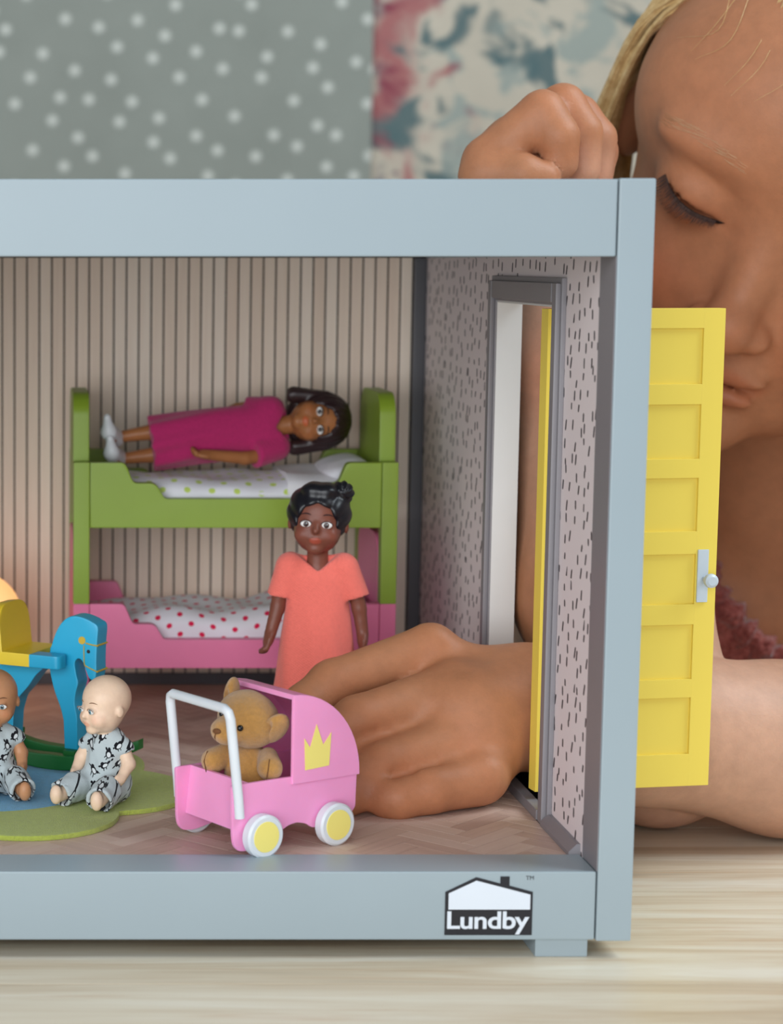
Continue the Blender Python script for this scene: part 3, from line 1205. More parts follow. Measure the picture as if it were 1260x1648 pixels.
M['plush'] = plush('golden_brown_plush', 'bd8a4a')
tdp = np.array((7.0, 3.62, 0)) + rot(0, 0, 31) @ np.array((-.5, .05, 0))
TD = thing('teddy_bear', 'golden brown plush teddy bear sitting in the pink pram', 'teddy bear', (tdp[0], tdp[1], ZF + .85), (0, 0, -32))
hc = np.array((0, -.1, 2.62))
TR = rot(4, 24, -14)                                        # head cocked to one side


def tw(q):
    return hc + TR @ np.asarray(q, float)


def f_ted(p):
    d = ell(p, (0, .05, .95), (.74, .62, .95))
    for s in (-1, 1):
        d = smin(d, cap(p, (s * .62, -.1, 1.62), (s * .86, -.5, 1.42), .28, .36), .08)
        d = smin(d, cap(p, (s * .4, -.2, .35), (s * .55, -.75, .3), .32, .3), .1)
    return d + .012 * noise3(p, 9, 5)


def f_tedhead(p):
    q = ((p - f32(hc)) @ f32(TR)).astype(np.float32)
    d = ell(q, (0, 0, 0), (.92, .82, .78))
    d = smin(d, ell(q, (0, -.78, -.2), (.46, .5, .38)), .14)
    return d + .012 * noise3(p, 9, 6)


sdf('body', f_ted, (-1.5, -1.4, -.1), (1.5, .9, 2.1), .07, M['plush'], TD)
th = sdf('head', f_tedhead, (-1.3, -1.7, 1.4), (1.3, 1.1, 3.7), .06, M['plush'], TD)
for s in (-1, 1):
    c_ = tw((s * .86, .1, .22))
    rm_ = TR @ rot(0, s * 12, s * -22)
    sdf('ear', lambda p, c_=c_, rm_=rm_: smax(ell(p, c_, (.2, .40, .56), rm_), -ell(p, c_ + rm_ @ np.array((s * .05, -.38, 0)), (.09, .24, .36), rm_), .06), c_ - .75, c_ + .75, .055, M['plush'], th)
    q = hit(f_tedhead, tw((s * .36, -2, .12)), TR @ np.array((0, 1, 0)), 0, 3)
    obj('eye', ball(q, .09, 16, 10), plain('black_bead', '0c0c10', rough=.12), th)
M['nose'] = plain('dark_brown_thread', '6b4220', rough=.8)
obj('nose', ball(tw((0, -1.26, -.1)), (.13, .06, .08), 16, 10), M['nose'], th)
obj('muzzle_seam', tube([tw((0, -1.29, -.15)), tw((0, -1.27, -.3)), tw((0, -1.12, -.46))], .018, 6), M['nose'], th)
for s in (-1, 1):
    obj('arm_seam', tube([(s * .95, -.72, 1.72), (s * .98, -.86, 1.45), (s * .92, -.84, 1.15)], .016, 6), M['nose'], TD)

# ================================================================== dolls
LIP = (1.12, .62, .58)


def head_field(p, c, s, rm, chub=0.0):
    q = ((p - f32(c)) @ f32(rm)) / s
    d = ell(q, (0, .12, .2), (.80, .86, .80))
    d = smin(d, ell(q, (0, -.1, -.32), (.66 + .05 * chub, .68, .62)), .18)
    for g in (-1, 1):
        d = smin(d, ell(q, (g * .34, -.5, -.40), (.28, .24, .25)), .14)
        d = smin(d, ell(q, (g * .8, .1, -.14), (.08, .15, .2)), .04)
        d = smax(d, -ell(q, (g * .3, -.93, -.06), (.16, .14, .1)), .10)
        d = smin(d, ell(q, (g * .3, -.68, -.06), (.15, .09, .1)), .04)
    d = smin(d, ell(q, (0, -.55, -.76), (.24, .2, .17)), .12)
    d = smin(d, cap(q, (0, -.74, -.02), (0, -.86, -.24), .05, .095), .09)
    d = smin(d, ell(q, (0, -.745, -.475), (.2, .09, .05)), .05)
    d = smin(d, ell(q, (0, -.725, -.565), (.16, .09, .05)), .05)
    d = smax(d, -ell(q, (0, -.86, -.52), (.24, .06, .016)), .03)
    return d * s


def head_tint(c, s, rm, lip=LIP, cheek=(1.05, .9, .88)):
    def t(v):
        q = ((v - np.asarray(c)) @ np.asarray(rm)) / s
        out = np.ones((len(v), 3))
        front = q[:, 1] < -.4
        wl = np.clip(1.25 - np.sqrt((q[:, 0] / .15) ** 2 + ((q[:, 2] + .53) / .085) ** 2), 0, .3) / .3 * front
        wc = np.exp(-(((np.abs(q[:, 0]) - .42) / .2) ** 2 + ((q[:, 2] + .36) / .18) ** 2)) * front * .7
        out += wc[:, None] * (np.array(cheek) - 1)
        out = out * (1 - wl[:, None]) + np.array(lip) * wl[:, None]
        return out
    return t


def doll_face(root, f, c, s, rm, iris, brow, white='e9e6e4', open_=1.0):
    mw, mi, mk = plain('doll_eye_white', white, .25, .01), plain('doll_iris', iris, .2, .05), plain('doll_pupil', '0d0b0c', .2)
    mb = plain('doll_brow', brow, .7)
    c = np.asarray(c, float)
    for g in (-1, 1):
        q = hit(f, c + rm @ (np.array((g * .3, -1.6, -.06)) * s), rm @ np.array((0, 1, 0)), 0, 3 * s)
        e = obj('eye', ball(q + rm @ np.array((0, .012, 0)) * s, (.15 * s, .05 * s, .098 * s * open_), 18, 12, rm), mw, root)
        q2 = q + rm @ np.array((g * -.01, -.026, -.005)) * s
        obj('iris', ball(q2, (.08 * s, .02 * s, .082 * s * open_), 16, 10, rm), mi, e)
        obj('pupil', ball(q2 + rm @ np.array((0, -.012, 0)) * s, (.042 * s, .014 * s, .044 * s), 12, 8, rm), mk, e)
        obj('glint', ball(q2 + rm @ np.array((.025, -.02, .03)) * s, (.014 * s,) * 3, 8, 6, rm), mw, e)
        lid = [q + rm @ (np.array((.165 * math.cos(R(a)), -.02 - .035 * math.sin(R(a)), .105 * open_ * math.sin(R(a)))) * s) for a in range(8, 175, 15)]
        obj('eyelid_line', tube(lid, .013 * s, 6), mb, e)
        br = []
        for k in range(6):
            u_ = k / 5
            qq = hit(f, c + rm @ (np.array((g * (.17 + .29 * u_), -1.6, .17 + .06 * math.sin(.5 + u_ * 2.4))) * s), rm @ np.array((0, 1, 0)), 0, 3 * s)
            br.append(qq)
        obj('eyebrow', tube(br, [.01 * s, .022 * s, .024 * s, .022 * s, .018 * s, .008 * s], 6), mb, root)


def arm_field(p, d, pts, rs, k=.08):
    """shoulder, elbow, wrist, knuckles: arm with a small hand of five fingers"""
    sh, el, wr, kn = [np.array(q, float) for q in pts]
    d = smin(d, chain(p, [sh, el, wr], [rs[0], rs[1], rs[2]], .08), k)
    ax = kn - wr
    L = np.linalg.norm(ax)
    ax /= L
    sd = np.cross(ax, (1.0, 0.2, .1))
    sd /= np.linalg.norm(sd)
    nn = np.cross(ax, sd)
    d = smin(d, ell(p, (wr + kn) / 2, (rs[2] * .9, rs[2] * 1.3, L * .8), np.stack([nn, sd, ax], 1)), .08)
    for i, t in enumerate((-1.2, -.4, .4, 1.2)):
        b = kn + sd * t * rs[2] * .8
        ln = (.8, 1.0, .95, .7)[i] * L * .75
        m1 = b + ax * ln * .6
        d = smin(d, chain(p, [b - ax * .05, m1, m1 + (ax * .45 + nn * .8) * ln * .5], [rs[2] * .48, rs[2] * .47, rs[2] * .43], .02), .015)
    b = wr + ax * L * .25 + sd * rs[2] * .8
    return smin(d, chain(p, [b, b + (ax * .5 + sd * .35) * L * .6, b + (ax * 1.1 + sd * .4) * L * .6], [rs[2] * .5, rs[2] * .46, rs[2] * .38], .02), .03)


def child_doll(name, label, loc, rotm, skinm, dressm, arms, hc_, hs, hrm, dress, hair, hairm, iris, brow, shoes=None, lip=LIP):
    t = thing(name, label, 'doll', loc, rotm, 'child dolls')

    def f_head(p):
        return head_field(p, hc_, hs, hrm)

    def f(p):
        d = ell(p, (0, .1, 5.35), (.85, .5, .95))
        d = smin(d, ell(p, (0, .1, 4.0), (.8, .52, .8)), .3)
        d = smin(d, cap(p, (0, .12, 5.9), (0, .1, 6.75), .36, .34), .12)
        for g in (-1, 1):
            d = smin(d, chain(p, [(g * .42, .1, 3.7), (g * .42, .1, 2.0), (g * .4, .15, .4)], [.42, .32, .2], .1), .15)
            d = smin(d, cap(p, (g * .4, .15, .2), (g * .4, -.35, .16), .19, .16), .08)
            d = arm_field(p, d, [(g * abs(q[0]) if arms is None else q[0], q[1], q[2]) for q in (arms[0] if g < 0 else arms[1])], (.29, .24, .2))
        return smin(d, f_head(p), .06)
    b = sdf('body', f, (-2.4, -1.7, -.1), (2.4, 1.5, 8.9), .058, skinm, t, tint=head_tint(hc_, hs, hrm, lip))
    doll_face(t, f_head, hc_, hs, hrm, iris, brow)

    def f_dress(p):
        zs, wx, wy = dress
        d = loft(p, zs, wx, wy, 0, .1)
        for g in (-1, 1):
            sh, el = np.array(arms[0 if g < 0 else 1][0], float), np.array(arms[0 if g < 0 else 1][1], float)
            e = sh + (el - sh) * .66
            sl = np.maximum(cap(p, sh + (sh - el) * .1 + (-g * .22, 0, .02), e + (el - sh) * .3, .52, .47), plane(p, e, el - sh))
            d = smin(d, sl, .14)
        a = np.abs(p[:, 0])
        v_ = (6.03 + a * .78 - p[:, 2]) * .75
        d = smax(d, -np.maximum(v_, p[:, 1] - .1), .02)
        ang = np.arctan2(p[:, 0], -p[:, 1])
        fold = np.clip((5 - p[:, 2]) / 5, 0, 1) * .07 * np.sin(ang * 7 + p[:, 2] * .8) + .02 * noise3(p, 3, 8)
        return (d - fold) * .8
    sdf('dress', f_dress, (-2.2, -1.6, .4), (2.2, 1.7, 7.0), .06, dressm, t)
    hair(t, hc_, hs, hrm, hairm)
    if shoes:
        shoes(t)
    return t


def hair_updo(t, c, s, rm, m_):
    def f(p):
        q = ((p - f32(c)) @ f32(rm)) / s
        d = ell(q, (0, .16, .22), (.89, .93, .86))
        d = smax(d, -ell(q, (0, -1.02, -.22), (.70, .95, .82)), .05)
        d = np.maximum(d, -(q[:, 2] + .2 - .35 * q[:, 1] + .55))
        d = smin(d, ell(q, (0, -.28, .86), (.55, .36, .2)), .1)
        ridge = .05 * np.abs(np.sin((np.arctan2(q[:, 0], q[:, 2] + .6)) * 9))
        d = d - ridge
        bq = q - f32((.62, .0, .84))
        bun = np.linalg.norm(bq, axis=1) - .33 - .035 * np.sin(9 * np.arctan2(bq[:, 0], bq[:, 2]) + 14 * bq[:, 1])
        return smin(d, bun, .05) * s * .8
    sdf('hair', f, np.array(c) - 1.35 * s, np.array(c) + 1.5 * s, .055, m_, t)


def hair_bob(t, c, s, rm, m_):
    def f(p):
        q = ((p - f32(c)) @ f32(rm)) / s
        d = ell(q, (0, .16, .22), (.92, .96, .88))
        for g in (-1, 1):
            d = smin(d, cap(q, (g * .76, .05, .2), (g * .86, .1, -.78), .2, .27), .15)
        d = smin(d, ell(q, (0, .6, -.35), (.85, .42, .75)), .2)
        d = smax(d, -ell(q, (0, -1.05, -.3), (.63, 1.0, .84)), .06)
        d = np.maximum(d, -(q[:, 2] + 1.0))
        return (d - .02 * np.sin(np.arctan2(q[:, 0], -q[:, 1] + .3) * 26)) * s * .8
    sdf('hair', f, np.array(c) - 1.35 * s, np.array(c) + 1.35 * s, .055, m_, t)


def skin_doll(name, c):
    return skin(name, c, sss=.05, rough=.38, scale=.001, grain=.04)


M['hair_black'] = plain('black_moulded_hair', '14141b', rough=.35, var=.2, scale=8)
M['hair_brown'] = plain('dark_brown_doll_hair', '2c1a1c', rough=.38, var=.2, scale=8)
M['coral'] = cloth('coral_linen', 'f4776a', 11, .06, .7)
M['magenta'] = cloth('magenta_linen', 'b62a66', 11, .1, .6)

dx, dy_ = 9.93, 14.6
child_doll('toy_doll', 'standing dark-skinned doll in a coral V-neck dress with black hair bun', (dx, dy_, ZF), (0, 0, -6),
           skin_doll('deep_brown_vinyl', '7d4a3c'), M['coral'],
           [[(-1.1, .1, 5.95), (-1.28, .12, 4.75), (-1.5, -.1, 3.95), (-1.62, -.22, 3.55)], [(1.1, .1, 5.95), (1.38, .12, 4.75), (1.5, .05, 3.95), (1.5, -.02, 3.55)]],
           (0, 0, 7.68), 1.14, rot(-2, 3, -6),
           ([1.0, 2.3, 4.1, 5.2, 5.8, 6.1, 6.5], [1.5, 1.34, 1.13, 1.02, 1.12, 1.08, .5], [1.0, .95, .78, .66, .6, .5, .4]),
           hair_updo, M['hair_black'], '4a3330', '3c1f1d', lip=(1.9, 1.15, 1.05))


def white_shoes(t):
    for g in (-1, 1):
        def f(p, g=g):
            d = cap(p, (g * .38, .2, .28), (g * .38 - .3, -.5, .05), .34, .30)
            d = smin(d, cap(p, (g * .38 - .3, -.5, .05), (g * .38 - .85, -.75, .05), .27, .14), .1)
            return smax(d, plane(p, (0, 0, .75), (0, .1, 1)), .03)
        sdf('shoe', f, (-1.9, -1.4, -.5), (1.2, .8, 1.0), .06, plain('white_vinyl_shoe', 'd9dce0', .4, .01), t)


child_doll('toy_doll', 'brown-haired doll in a magenta dress lying on the upper bunk', (3.42, 22.3, 11.62), (0, 82, 0),
           skin_doll('warm_brown_vinyl', 'a2683f'), M['magenta'],
           [[(-.8, .25, 5.85), (-.75, .55, 4.8), (-.6, .6, 4.0), (-.55, .6, 3.6)], [(.95, -.05, 5.85), (.92, -.62, 4.75), (.62, -.92, 3.6), (.5, -.95, 3.15)]],
           (0, 0, 7.62), 1.1, rot(0, 6, -4),
           ([1.55, 2.6, 4.1, 5.2, 5.8, 6.1, 6.5], [.98, .98, .98, .95, 1.02, .95, .5], [.9, .85, .72, .62, .56, .48, .4]),
           hair_bob, M['hair_brown'], '3a2a2c', '2c1512', white_shoes, lip=(1.45, .82, .8))


# ------------------------------------------------------------------ babies in bird-print suits
def bird_cloth():
    m = NT('grey_jersey_with_bird_print')
    x = m.xyz(m.cm())
    u_ = m.math('ADD', x[0], m.math('MULTIPLY', x[1], .35))
    v_ = m.math('SUBTRACT', x[2], m.math('MULTIPLY', x[1], .75))
    p_ = m.comb(u_, v_)
    vo = m.n('TexVoronoi', voronoi_dimensions='2D', feature='F1')
    m.put(vo.inputs['Vector'], p_)
    vo.inputs['Scale'].default_value = 2.3
    vo.inputs['Randomness'].default_value = .55
    rel = m.vmath('SCALE', m.vmath('SUBTRACT', p_, vo.outputs['Position']), scale=1.25)
    r_ = m.xyz(vo.outputs['Color'])
    rr = m.n('VectorRotate', rotation_type='Z_AXIS')
    m.put(rr.inputs['Vector'], rel)
    m.put(rr.inputs['Angle'], m.math('MULTIPLY', m.math('SUBTRACT', r_[0], .5), 2.2))
    q = m.xyz(rr.outputs[0])

    def oval(cx, cy, a, b):
        ex = m.math('DIVIDE', m.math('SUBTRACT', q[0], cx), a)
        ey = m.math('DIVIDE', m.math('SUBTRACT', q[1], cy), b)
        return m.math('LESS_THAN', m.math('ADD', m.math('MULTIPLY', ex, ex), m.math('MULTIPLY', ey, ey)), 1.0)
    body_ = oval(0, 0, .15, .105)
    dk = body_
    for a in ((.17, .05, .06, .05), (-.19, .03, .07, .03), (.05, -.13, .018, .06), (-.05, -.13, .018, .06), (.24, .06, .05, .016), (-.09, .09, .07, .05)):
        dk = m.math('MAXIMUM', dk, oval(*a))
    wh = oval(.02, -.01, .095, .062)
    v2 = m.n('TexVoronoi', voronoi_dimensions='2D', feature='F1')
    m.put(v2.inputs['Vector'], m.mapping(p_, (1, 1, 1), (4.3, 2.2, 0)))
    v2.inputs['Scale'].default_value = 1.6
    v2.inputs['Randomness'].default_value = .8
    dk = m.math('MAXIMUM', dk, m.math('LESS_THAN', v2.outputs['Distance'], .055))
    c = m.mix(dk, 'b7c1c4', '17171d')
    c = m.mix(wh, c, 'd3d8da')
    m.color(c)
    m.set(rough=.95, sheen=.2, spec=.15)
    m.bump(m.noise(m.cm(), 26, 3), .4, .0003)
    return m.m


M['birds'] = bird_cloth()


def baby(name, label, loc, rz, skinm, hrz, tilt, iris, brow, lip):
    t = thing(name, label, 'doll', loc, (0, 0, rz), 'baby dolls on the rug')
    c, s = np.array((0, -.06, 2.90)), .87
    hrm = rot(tilt, 0, hrz)

    def f_head(p):
        return head_field(p, c, s, hrm, 1)

    def limbs(p, g):
        return [(g * .34, -.05, .45), (g * .58, -.85, .5), (g * .68, -1.42, .34)]

    def f(p):
        d = ell(p, (0, .08, 1.2), (.52, .42, .75))
        d = smin(d, ell(p, (0, .08, .5), (.6, .48, .45)), .2)
        d = smin(d, cap(p, (0, .05, 1.7), (0, 0, 2.3), .3, .28), .1)
        for g in (-1, 1):
            d = smin(d, chain(p, limbs(p, g), [.3, .25, .19], .08), .1)
            d = smin(d, ell(p, (g * .70, -1.6, .40), (.19, .17, .30)), .06)
            d = arm_field(p, d, [(g * .55, .05, 1.78), (g * .82, 0, 1.2), (g * .80, -.38, .86), (g * .74, -.56, .72)], (.2, .2, .15))
        return smin(d, f_head(p), .04)
    sdf('body', f, (-1.4, -2.1, -.05), (1.4, 1.0, 3.8), .05, skinm, t, tint=head_tint(c, s, hrm, lip, (1.06, .86, .84)))
    doll_face(t, f_head, c, s, hrm, iris, brow)

    def f_suit(p):
        d = loft(p, [.1, .5, .9, 1.3, 1.75, 2.0, 2.14], [.74, .80, .68, .62, .60, .52, .34], [.62, .64, .56, .52, .48, .4, .3], 0, .08)
        for g in (-1, 1):
            d = smin(d, cap(p, (g * .38, .02, 1.82), (g * .74, .03, 1.62), .27, .25), .1)
            a, b, e = [np.array(q) for q in limbs(p, g)]
            leg = chain(p, [a + (0, 0, .02), b + (0, 0, 0), e + (0, -.02, .02)], [.44, .41, .40], .1)
            d = smin(d, np.maximum(leg, plane(p, e, e - b)), .14)
        for g in (-1, 1):
            e, b = np.array((g * .68, -1.42, .34)), np.array((g * .58, -.85, .5))
            d = smax(d, -cap(p, e + (b - e) * .35, e + (e - b) * .6, .30, .36), .03)       # open trouser cuff
            d = smax(d, -cap(p, (g * .86, .02, 1.42), (g * .84, -.1, 1.0), .2, .2), .03)    # arm hole
        d = np.maximum(d, .02 - p[:, 2])
        return (d - .05 * noise3(p, 4.5, 11) - .03 * noise3(p, 9, 12)) * .8
    sdf('romper', f_suit, (-1.5, -2.0, -.05), (1.5, 1.1, 2.5), .05, M['birds'], t)
    return t


baby('baby_doll', 'pale bald baby doll sitting on the rug in front of the horse head', (2.68, 7.25, RUGZ), -34, skin_doll('pale_vinyl', 'f3cdb2'), -24, 4, '5f8794', '9a7a62', (1.02, .72, .66))
baby('baby_doll', 'tan bald baby doll sitting on the rug at the left edge', (-.62, 8.2, RUGZ), 8, skin_doll('tan_vinyl', 'c08a64'), -10, 6, '6d7f88', '7a5238', (1.1, .7, .66))


# ================================================================== the child leaning in from the right
HR = rot(0, 24, 0) @ rot(0, 0, -22) @ rot(33, 0, 0)         # head: tilted right, turned left, bowed
HC = at(1152, 556, 17.0) - HR @ np.array((0, -9.75, -3.1))  # head centre, set from the tip of the nose


def hw(q):
    return HC + HR @ np.asarray(q, float)


EYE = (2.72, 1.22)


def lid_z(u):
    """edge of the lowered upper lid, u from the inner (-1) to the outer corner (1)"""
    return .12 + .42 * u + .26 * u * u


def f_headlocal(q, seams=True):
    d = ell(q, (0, .9, 2.4), (7.2, 8.4, 7.0))
    d = smin(d, ell(q, (0, -3.9, 2.8), (6.3, 3.9, 4.4)), 1.5)
    d = smin(d, ell(q, (0, -1.9, -3.2), (5.7, 5.9, 5.6)), 1.5)
    d = smin(d, ell(q, (0, -2.6, -6.4), (4.4, 4.7, 2.7)), 1.2)
    for g in (-1, 1):
        d = smin(d, ell(q, (g * 3.3, -5.2, -3.6), (2.4, 2.1, 2.2)), 1.0)
        d = smax(d, -ell(q, (g * 2.75, -9.45, .6), (1.6, 1.75, 1.1)), 1.3)         # eye hollow
        d = smin(d, ell(q, (g * 2.85, -6.35, .5), (1.55, 1.35, 1.25)), .4)        # ball and lid
        d = smin(d, ell(q, (g * 2.8, -6.9, 2.3), (1.9, .8, .6)), .9)              # brow
        d = smin(d, ell(q, (g * 6.75, 1.0, -.6), (.55, 1.3, 2.2), rot(0, 0, g * 24)), .3)
    d = smin(d, ell(q, (0, -6.6, -7.6), (1.7, 1.5, 1.3)), .8)
    d = smin(d, cap(q, (0, -6.75, .9), (0, -8.15, -2.4), .6, .72), .9)
    d = smin(d, sph(q, (0, -8.7, -2.95), .92), .5)
    for g in (-1, 1):
        d = smin(d, ell(q, (g * .9, -8.05, -3.25), (.6, .7, .52)), .3)
        d = smax(d, -ell(q, (g * .48, -8.75, -3.95), (.28, .4, .3)), .15)
    d = smin(d, ell(q, (0, -7.35, -4.6), (1.6, .9, .9)), .5)
    d = smin(d, ell(q, (0, -7.75, -4.95), (1.9, .5, .34)), .4)
    d = smin(d, ell(q, (0, -7.62, -5.85), (1.75, .5, .42)), .4)
    mz = q[:, 2] + 5.42 - .10 * (q[:, 0] / 1.9) ** 2 * -1
    mouth = np.sqrt((q[:, 0] / 2.1) ** 2 + ((q[:, 1] + 8.4) / 1.25) ** 2 + (mz / .13) ** 2)
    d = smax(d, -(mouth - 1) * .12, .12)
    if not seams:
        return d
    for g in (-1, 1):                                      # the slit under the lowered lids, the fold above
        u_ = (g * q[:, 0] - EYE[0]) / EYE[1]
        sl = np.sqrt(u_ ** 2 + ((q[:, 1] + 7.55) / .8) ** 2 + ((q[:, 2] - lid_z(u_) + .08) / .17) ** 2)
        d = smax(d, -(sl - 1) * .12, .06)
        zc_ = lid_z(u_) + 1.35 - .25 * u_ ** 2
        sl = np.sqrt((u_ / .95) ** 2 + ((q[:, 1] + 7.75) / .3) ** 2 + ((q[:, 2] - zc_) / .08) ** 2)
        d = smax(d, -(sl - 1) * .08, .1)
    return d


# --- left hand inside the dollhouse: knuckles, then each finger bone by bone
WRL = np.array((15.9, 10.0, 4.75))
FIN = [  # knuckle, middle joint, end joint, tip, radii
    ([at(690, 1047, 10.6), at(535, 1100, 9.6), at(490, 1135, 9.0), at(478, 1180, 8.6)], (.80, .70, .63, .54)),
    ([at(724, 1112, 9.2), at(575, 1160, 7.9), at(535, 1190, 7.5), at(528, 1235, 7.3)], (.82, .73, .66, .56)),
    ([at(752, 1187, 7.9), at(615, 1232, 6.9), at(575, 1255, 6.5), at(560, 1285, 6.2)], (.80, .70, .63, .55)),
    ([at(772, 1255, 7.0), at(690, 1270, 6.25), at(640, 1283, 6.05), at(622, 1284, 6.1)], (.76, .68, .63, .60)),
]
THUMB = ([np.array((14.6, 11.6, 5.0)), np.array((13.3, 12.4, 4.2)), np.array((12.0, 12.0, 3.6)), np.array((11.0, 11.4, 3.3))], (1.0, .85, .72, .6))
ELL = np.array((31.5, 14.0, 2.7))
SHL = np.array((43.0, 33.0, 5.0))
# --- right hand: loose fist on the roof edge
ELR = np.array((20.9, 13.2, 2.75))
SHR = np.array((23.0, 33.0, 5.0))
WRR = np.array((17.6, 16.3, 19.6))


def f_hand_left(p):
    d = None
    for (pts, rs) in FIN:
        k = pts[0]
        base = WRL + (k - WRL) * .12
        c = chain(p, [base, base + (k - base) * .86], [1.0, rs[0]], .3)
        d = c if d is None else smin(d, c, .75)
    d = smin(d, ell(p, WRL + np.array((-1.9, -1.3, -.1)), (2.1, 1.5, 1.6), rot(0, 0, 10)), .6)
    th = chain(p, THUMB[0], THUMB[1], .25)
    d = smin(d, th, .5)
    fs = None
    for (pts, rs) in FIN:
        fg = chain(p, pts, [r_ * 1.03 for r_ in rs], .25)
        ax = pts[1] - pts[0]
        ax = ax / np.linalg.norm(ax)
        for m_, o_ in ((pts[1], -.17), (pts[1], .12), (pts[2], 0.0)):      # creases over the joints
            t = np.abs((p - f32(m_ + ax * o_)) @ f32(ax))
            dd = np.linalg.norm(p - f32(m_), axis=1)
            fg = fg + .03 * np.exp(-(t / .05) ** 2) * np.exp(-(dd / .8) ** 6)
        fs = fg if fs is None else smin(fs, fg, .34)
    d = smin(d, fs, .34)
    for (pts, rs) in FIN:
        d = smin(d, sph(p, pts[0] + np.array((.05, -.15, .3)), rs[0] * .66), .35)
    for (A, ra), (B, rb) in zip(FIN, FIN[1:]):              # the folds between neighbouring fingers
        a0, a1 = (A[0] * .68 + A[1] * .32 + B[0] * .68 + B[1] * .32) / 2, (A[1] + B[1]) / 2
        n_ = np.cross(A[1] - A[0], B[0] - A[0])
        n_ = n_ / np.linalg.norm(n_)
        if n_[1] > 0:
            n_ = -n_
        g_ = chain(p, [a0 + n_ * .84, a0 * .6 + a1 * .4 + n_ * .58, a1 + n_ * .45, a1 + (a1 - a0) * .35 + n_ * .4], [.04, .14, .17, .17], .1)
        d = smax(d, -g_, .18)
    return d


def fistp(px, py, y):
    return at(px, py, y)


FIST = [
    ([fistp(786, 262, 14.6), fistp(872, 182, 14.3), fistp(898, 220, 13.9), fistp(903, 262, 13.9)], (.86, .74, .68, .56)),
    ([fistp(826, 228, 15.6), fistp(905, 172, 15.3), fistp(935, 215, 15.0), fistp(938, 275, 14.9)], (.86, .76, .70, .58)),
    ([fistp(850, 240, 16.6), fistp(928, 188, 16.4), fistp(958, 225, 16.1), fistp(955, 282, 16.0)], (.84, .74, .70, .58)),
    ([fistp(870, 262, 17.4), fistp(940, 212, 17.2), fistp(962, 245, 17.0), fistp(958, 290, 16.8)], (.8, .7, .66, .56)),
]


def f_hand_right(p):
    d = ell(p, fistp(835, 268, 16.2), (1.9, 1.7, 1.35), rot(0, 0, 12))
    d = smin(d, cap(p, WRR, fistp(850, 285, 16.0), 1.5, 1.35), .7)
    for (pts, rs) in FIST:
        d = smin(d, chain(p, [fistp(860, 320, 16.4), pts[0]], [1.0, rs[0]], .2), .5)
        fg = chain(p, pts, rs, .12)
        d = smin(d, fg, .13)
    th = chain(p, [fistp(800, 330, 14.9), fistp(782, 282, 14.3), fistp(840, 282, 13.6), fistp(872, 288, 13.5)], (.95, .86, .70, .58), .15)
    return smin(d, th, .10)


SHOULDERS = [SHR, SHL]
CHEST = np.array((33.0, 35.5, -5.0))
NECK0 = hw((0, 2.2, -6.5))


def f_torso(p):
    d = cap(p, NECK0, (32.0, 33.8, 3.5), 3.5, 3.7)
    d = smin(d, ell(p, CHEST, (10.2, 6.6, 13.0)), 2.5)
    return smin(d, cap(p, SHR + (1.5, 0, -1), SHL + (-1.5, 0, -1), 3.3, 3.3), 2.0)


def f_child(p):
    d = f_headlocal(((p - f32(HC)) @ f32(HR)).astype(np.float32))
    d = smin(d, f_torso(p), 1.2)
    al = chain(p, [SHL, ELL + (.6, 1.0, .2)], [3.3, 2.6], .5)
    al = smin(al, chain(p, [ELL, (24.5, 12.0, 2.95), (19.5, 10.8, 4.0), WRL], [2.5, 2.65, 2.35, 1.95], .8), .8)
    al = smin(al, f_hand_left(p), .9)
    ar = chain(p, [SHR, ELR + (.1, .8, .3)], [3.3, 2.7], .5)
    ar = smin(ar, chain(p, [ELR, ELR + (WRR - ELR) * .3 + (-.55, 0, 0), ELR + (WRR - ELR) * .75 + (-.15, 0, 0), WRR], [2.6, 3.0, 2.1, 1.6], .8), .8)
    ar = smin(ar, f_hand_right(p), .6)
    return np.minimum(smin(d, al, 1.0 * (p[:, 1] > 22) + .02), smin(d, ar, 1.0 * (p[:, 1] > 22) + .02))


